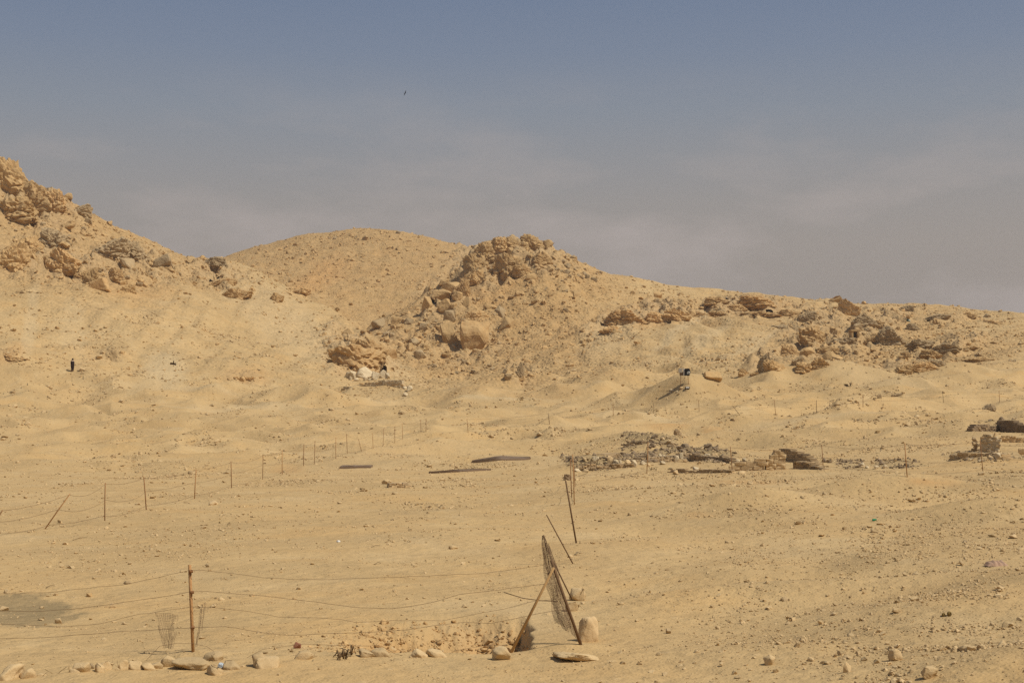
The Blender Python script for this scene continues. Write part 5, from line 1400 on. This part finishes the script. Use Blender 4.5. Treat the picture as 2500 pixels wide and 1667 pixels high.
# ---- the walker on the left mound
P = hit(177, 907)
s = P.y / F
ht = 33 * s                                  # standing height
def skin_body():
    me = bpy.data.meshes.new('body')
    j = {'pelvis': (0, 0, .53), 'chest': (0, 0, .74), 'neck': (.0, 0, .845), 'head': (.012, -.01, .905), 'crown': (.02, -.015, .965),
         'lsh': (-.085, 0, .80), 'lel': (-.12, .0, .63), 'lwr': (-.105, -.04, .49), 'rsh': (.085, 0, .80), 'rel': (.115, .02, .63), 'rwr': (.10, -.02, .48),
         'lhp': (-.05, 0, .50), 'lkn': (-.05, -.02, .28), 'lan': (-.045, .01, .04), 'lto': (-.045, -.06, .015), 'rhp': (.05, 0, .50), 'rkn': (.05, .02, .28), 'ran': (.05, .05, .04), 'rto': (.05, -.02, .015)}
    nm = list(j)
    ed = [('pelvis', 'chest'), ('chest', 'neck'), ('neck', 'head'), ('head', 'crown'), ('chest', 'lsh'), ('lsh', 'lel'), ('lel', 'lwr'), ('chest', 'rsh'), ('rsh', 'rel'), ('rel', 'rwr'),
          ('pelvis', 'lhp'), ('lhp', 'lkn'), ('lkn', 'lan'), ('lan', 'lto'), ('pelvis', 'rhp'), ('rhp', 'rkn'), ('rkn', 'ran'), ('ran', 'rto')]
    me.from_pydata([Vector(j[k_]) * ht for k_ in nm], [(nm.index(a_), nm.index(b_)) for a_, b_ in ed], [])
    o = bpy.data.objects.new('body', me); C.objects.link(o)
    md = o.modifiers.new('skin', 'SKIN')
    rad = dict(pelvis=.075, chest=.085, neck=.032, head=.05, crown=.038, lsh=.042, lel=.03, lwr=.022, rsh=.042, rel=.03, rwr=.022, lhp=.06, lkn=.042, lan=.026, lto=.022, rhp=.06, rkn=.042, ran=.026, rto=.022)
    for v, k_ in zip(me.skin_vertices[0].data, nm):
        v.radius = (rad[k_] * ht, rad[k_] * ht); v.use_root = (k_ == 'pelvis')
    sd_ = o.modifiers.new('sub', 'SUBSURF'); sd_.levels = 1; sd_.render_levels = 1
    dg = bpy.context.evaluated_depsgraph_get()
    m2 = bpy.data.meshes.new_from_object(o.evaluated_get(dg))
    bpy.data.objects.remove(o)
    m2.polygons.foreach_set('use_smooth', [True] * len(m2.polygons))
    return m2
def loft(rings, n=16):
    bm = bmesh.new(); R_ = []
    for cx, cy, cz, rx, ry in rings:
        R_.append([bm.verts.new((cx + rx * math.cos(2 * math.pi * a_ / n), cy + ry * math.sin(2 * math.pi * a_ / n), cz)) for a_ in range(n)])
    for r0, r1 in zip(R_, R_[1:]):
        for a_ in range(n): bm.faces.new((r0[a_], r0[(a_ + 1) % n], r1[(a_ + 1) % n], r1[a_]))
    bm.faces.new(R_[-1])
    return mesh_from_bm('loft', bm, True)
per = link('person', skin_body(), M['skin'], None, P, (0, 0, .3))
tag(per, 'lone person in a long dark robe standing on the left mound', 'person')
link('robe', loft([(0, 0, .10 * ht, .085 * ht, .085 * ht), (0, 0, .3 * ht, .115 * ht, .10 * ht), (0, 0, .48 * ht, .135 * ht, .105 * ht), (0, 0, .62 * ht, .125 * ht, .10 * ht), (0, 0, .74 * ht, .115 * ht, .095 * ht), (0, 0, .815 * ht, .10 * ht, .07 * ht), (0, 0, .85 * ht, .04 * ht, .04 * ht)]), M['robe'], per)
link('shawl', loft([(.004 * ht, 0, .755 * ht, .122 * ht, .10 * ht), (.004 * ht, 0, .80 * ht, .112 * ht, .088 * ht), (.004 * ht, 0, .838 * ht, .06 * ht, .058 * ht), (.006 * ht, 0, .86 * ht, .042 * ht, .042 * ht)]), M['shawl'], per)
link('headscarf', loft([(.01 * ht, .0, .84 * ht, .062 * ht, .058 * ht), (.014 * ht, .012 * ht, .90 * ht, .062 * ht, .066 * ht), (.018 * ht, .01 * ht, .96 * ht, .054 * ht, .058 * ht), (.02 * ht, 0, .995 * ht, .022 * ht, .024 * ht)]), M['robe'], per)

# ---- birds
def bird(px, py, Y, span, roll, label, yaw=.3):
    c = at(px, py, Y)
    rt = root_at('bird', c, label, 'bird')
    body = tube([Vector((0, -.28, 0)), Vector((0, -.2, .01)), Vector((0, -.05, .0)), Vector((0, .12, 0)), Vector((0, .2, 0))], .05 * span, 8)
    me = body
    bm = bmesh.new(); bm.from_mesh(me)
    for v in bm.verts:
        f = 1 - min(1, abs(v.co.y + .04) / .32) * .75
        v.co.x *= f * 1.3; v.co.z *= f * 1.2; v.co.y *= span
    bm.to_mesh(me); bm.free()
    part('body', me, M['feather'], rt, False)
    for sgn in (-1, 1):
        bm = bmesh.new()
        sec = [(0.02, -.12, .10, .0), (.18, -.16, .10, .03), (.34, -.13, .08, .05), (.5, -.02, .06, .03)]
        vs = []
        for x_, y0, y1, z_ in sec:
            vs.append([bm.verts.new((sgn * x_ * span, y0 * span, z_ * span)), bm.verts.new((sgn * x_ * span, y1 * span, z_ * span)), bm.verts.new((sgn * x_ * span, (y0 + y1) / 2 * span, (z_ + .02) * span))])
        for v0, v1 in zip(vs, vs[1:]):
            for c_ in range(3): bm.faces.new((v0[c_], v0[(c_ + 1) % 3], v1[(c_ + 1) % 3], v1[c_]))
        bm.faces.new(vs[-1]); bmesh.ops.recalc_face_normals(bm, faces=bm.faces)
        part('wing', mesh_from_bm('wing', bm), M['feather'], rt, False)
    bm = bmesh.new()
    vs = [bm.verts.new(Vector(q) * span) for q in ((-.03, .16, 0), (.03, .16, 0), (.08, .34, .0), (-.08, .34, 0), (0, .16, .02), (0, .34, .012))]
    for f in ((0, 1, 2, 3), (0, 4, 5, 3), (1, 4, 5, 2), (0, 1, 4), (3, 5, 2)): bm.faces.new([vs[k_] for k_ in f])
    bmesh.ops.recalc_face_normals(bm, faces=bm.faces)
    part('tail', mesh_from_bm('tail', bm), M['feather'], rt, False)
    rt.rotation_euler = (math.radians(10), math.radians(roll), yaw)
bird(989, 228, 150, .62, -68, 'dark bird of prey banking high in the sky', .5)
bird(1318, 489, 300, .5, 15, 'tiny far bird low in the sky right of centre')
bird(635, 438, 320, .6, -20, 'tiny far bird low in the sky left of centre')

# ---- litter
P = hit(2432, 1380); s = P.y / F
bm = bmesh.new()
g = []
for i in range(25):
    r_ = []
    for j in range(13):
        u_, v_ = i / 24 - .5, j / 12 - .5
        edge = max(0, 1 - (abs(u_) * 2) ** 4) * max(0, 1 - (abs(v_) * 2) ** 2.5)
        z_ = edge * (.09 + .02 * math.sin(u_ * 30 + v_ * 3) + .03 * mnoise.noise(Vector((u_ * 5, v_ * 4, 2)))) + .01
        r_.append(bm.verts.new((u_ * 54 * s * (1 + .1 * mnoise.noise(Vector((v_ * 4, 1, 0)))), v_ * .30 + .04 * mnoise.noise(Vector((u_ * 4, 3, 1))), z_)))
    g.append(r_)
for i in range(24):
    for j in range(12): bm.faces.new((g[i][j], g[i + 1][j], g[i + 1][j + 1], g[i][j + 1]))
o = link('cloth', mesh_from_bm('cloth', bm, True), M['cloth_pink'], None, P - Vector((0, 0, .01)), (0, 0, .05))
tag(o, 'faded pink striped cloth crumpled on the sand at right', 'cloth')
P = hit(2135, 1272); s = P.y / F
o = link('bottle', tube([Vector((-5 * s, 0, .02)), Vector((-4.6 * s, 0, .04)), Vector((1 * s, 0, .045)), Vector((3 * s, 0, .05)), Vector((5 * s, 0, .05))], .04, 8, .5), M['green'], None, P)
tag(o, 'small green plastic bottle lying on the right sand', 'bottle')
P = hit(826, 1323); s = P.y / F
o = link('paper_scrap', with_mat(STONES[2], 'paper'), None, None, P, (0, 0, .3), (9 * s, .1, 5 * s)); tag(o, 'tiny white scrap on the open sand', 'litter')
P = hit(541, 1628); s = P.y / F
o = link('plastic_bag', with_mat(CRAGS[2], 'blue'), None, None, P, (0, 0, .8), (22 * s, .1, 12 * s)); tag(o, 'pale blue crumpled plastic bag among the fence stones', 'litter')
for px, py, r_, lab in ((2304, 1505, .026, 'small tarnished can end in the right gravel'), (2318, 1504, .033, 'larger tarnished can lying beside the small one')):
    P = hit(px, py)
    bm = bmesh.new()
    me = tube([Vector((0, 0, r_)), Vector((0, .004, r_)), Vector((.02, .08, r_)), Vector((.025, .085, r_ * 1.0))], r_, 14)
    bm.free()
    o = link('can', me, M['can'], None, P); tag(o, lab, 'can')
P = hit(2214, 786)
o = link('sack', with_mat(STONES[1], 'sack'), None, None, P, (0, .2, 0), (.6, .5, .75)); tag(o, 'dark green bundle on the far right slope', 'bundle')
P = hit(2219, 785)
o = link('sack', with_mat(STONES[4], 'sack_pale'), None, None, P, (0, 0, .4), (.75, .5, .5)); tag(o, 'pale bundle beside the dark one on the far right slope', 'bundle')

# ---- dusty air over the whole place
bm = bmesh.new()
bmesh.ops.create_cube(bm, size=1)
hme = mesh_from_bm('haze', bm)
hm = bpy.data.materials.new('dusty_air')
hm.use_nodes = True
hm.node_tree.nodes.clear()
ho = hm.node_tree.nodes.new('ShaderNodeOutputMaterial')
hv = hm.node_tree.nodes.new('ShaderNodeVolumePrincipled')
hv.inputs['Color'].default_value = (.92, .86, .80, 1)
hv.inputs['Density'].default_value = .00022
hv.inputs['Anisotropy'].default_value = .2
hm.node_tree.links.new(hv.outputs[0], ho.inputs['Volume'])
o = link('haze', hme, hm, None, (0, 0, 46), None, (9400, 9400, 100))
tag(o, 'thin dusty haze over the whole desert', 'haze', None, 'stuff')
scene.cycles.volume_bounces = 0
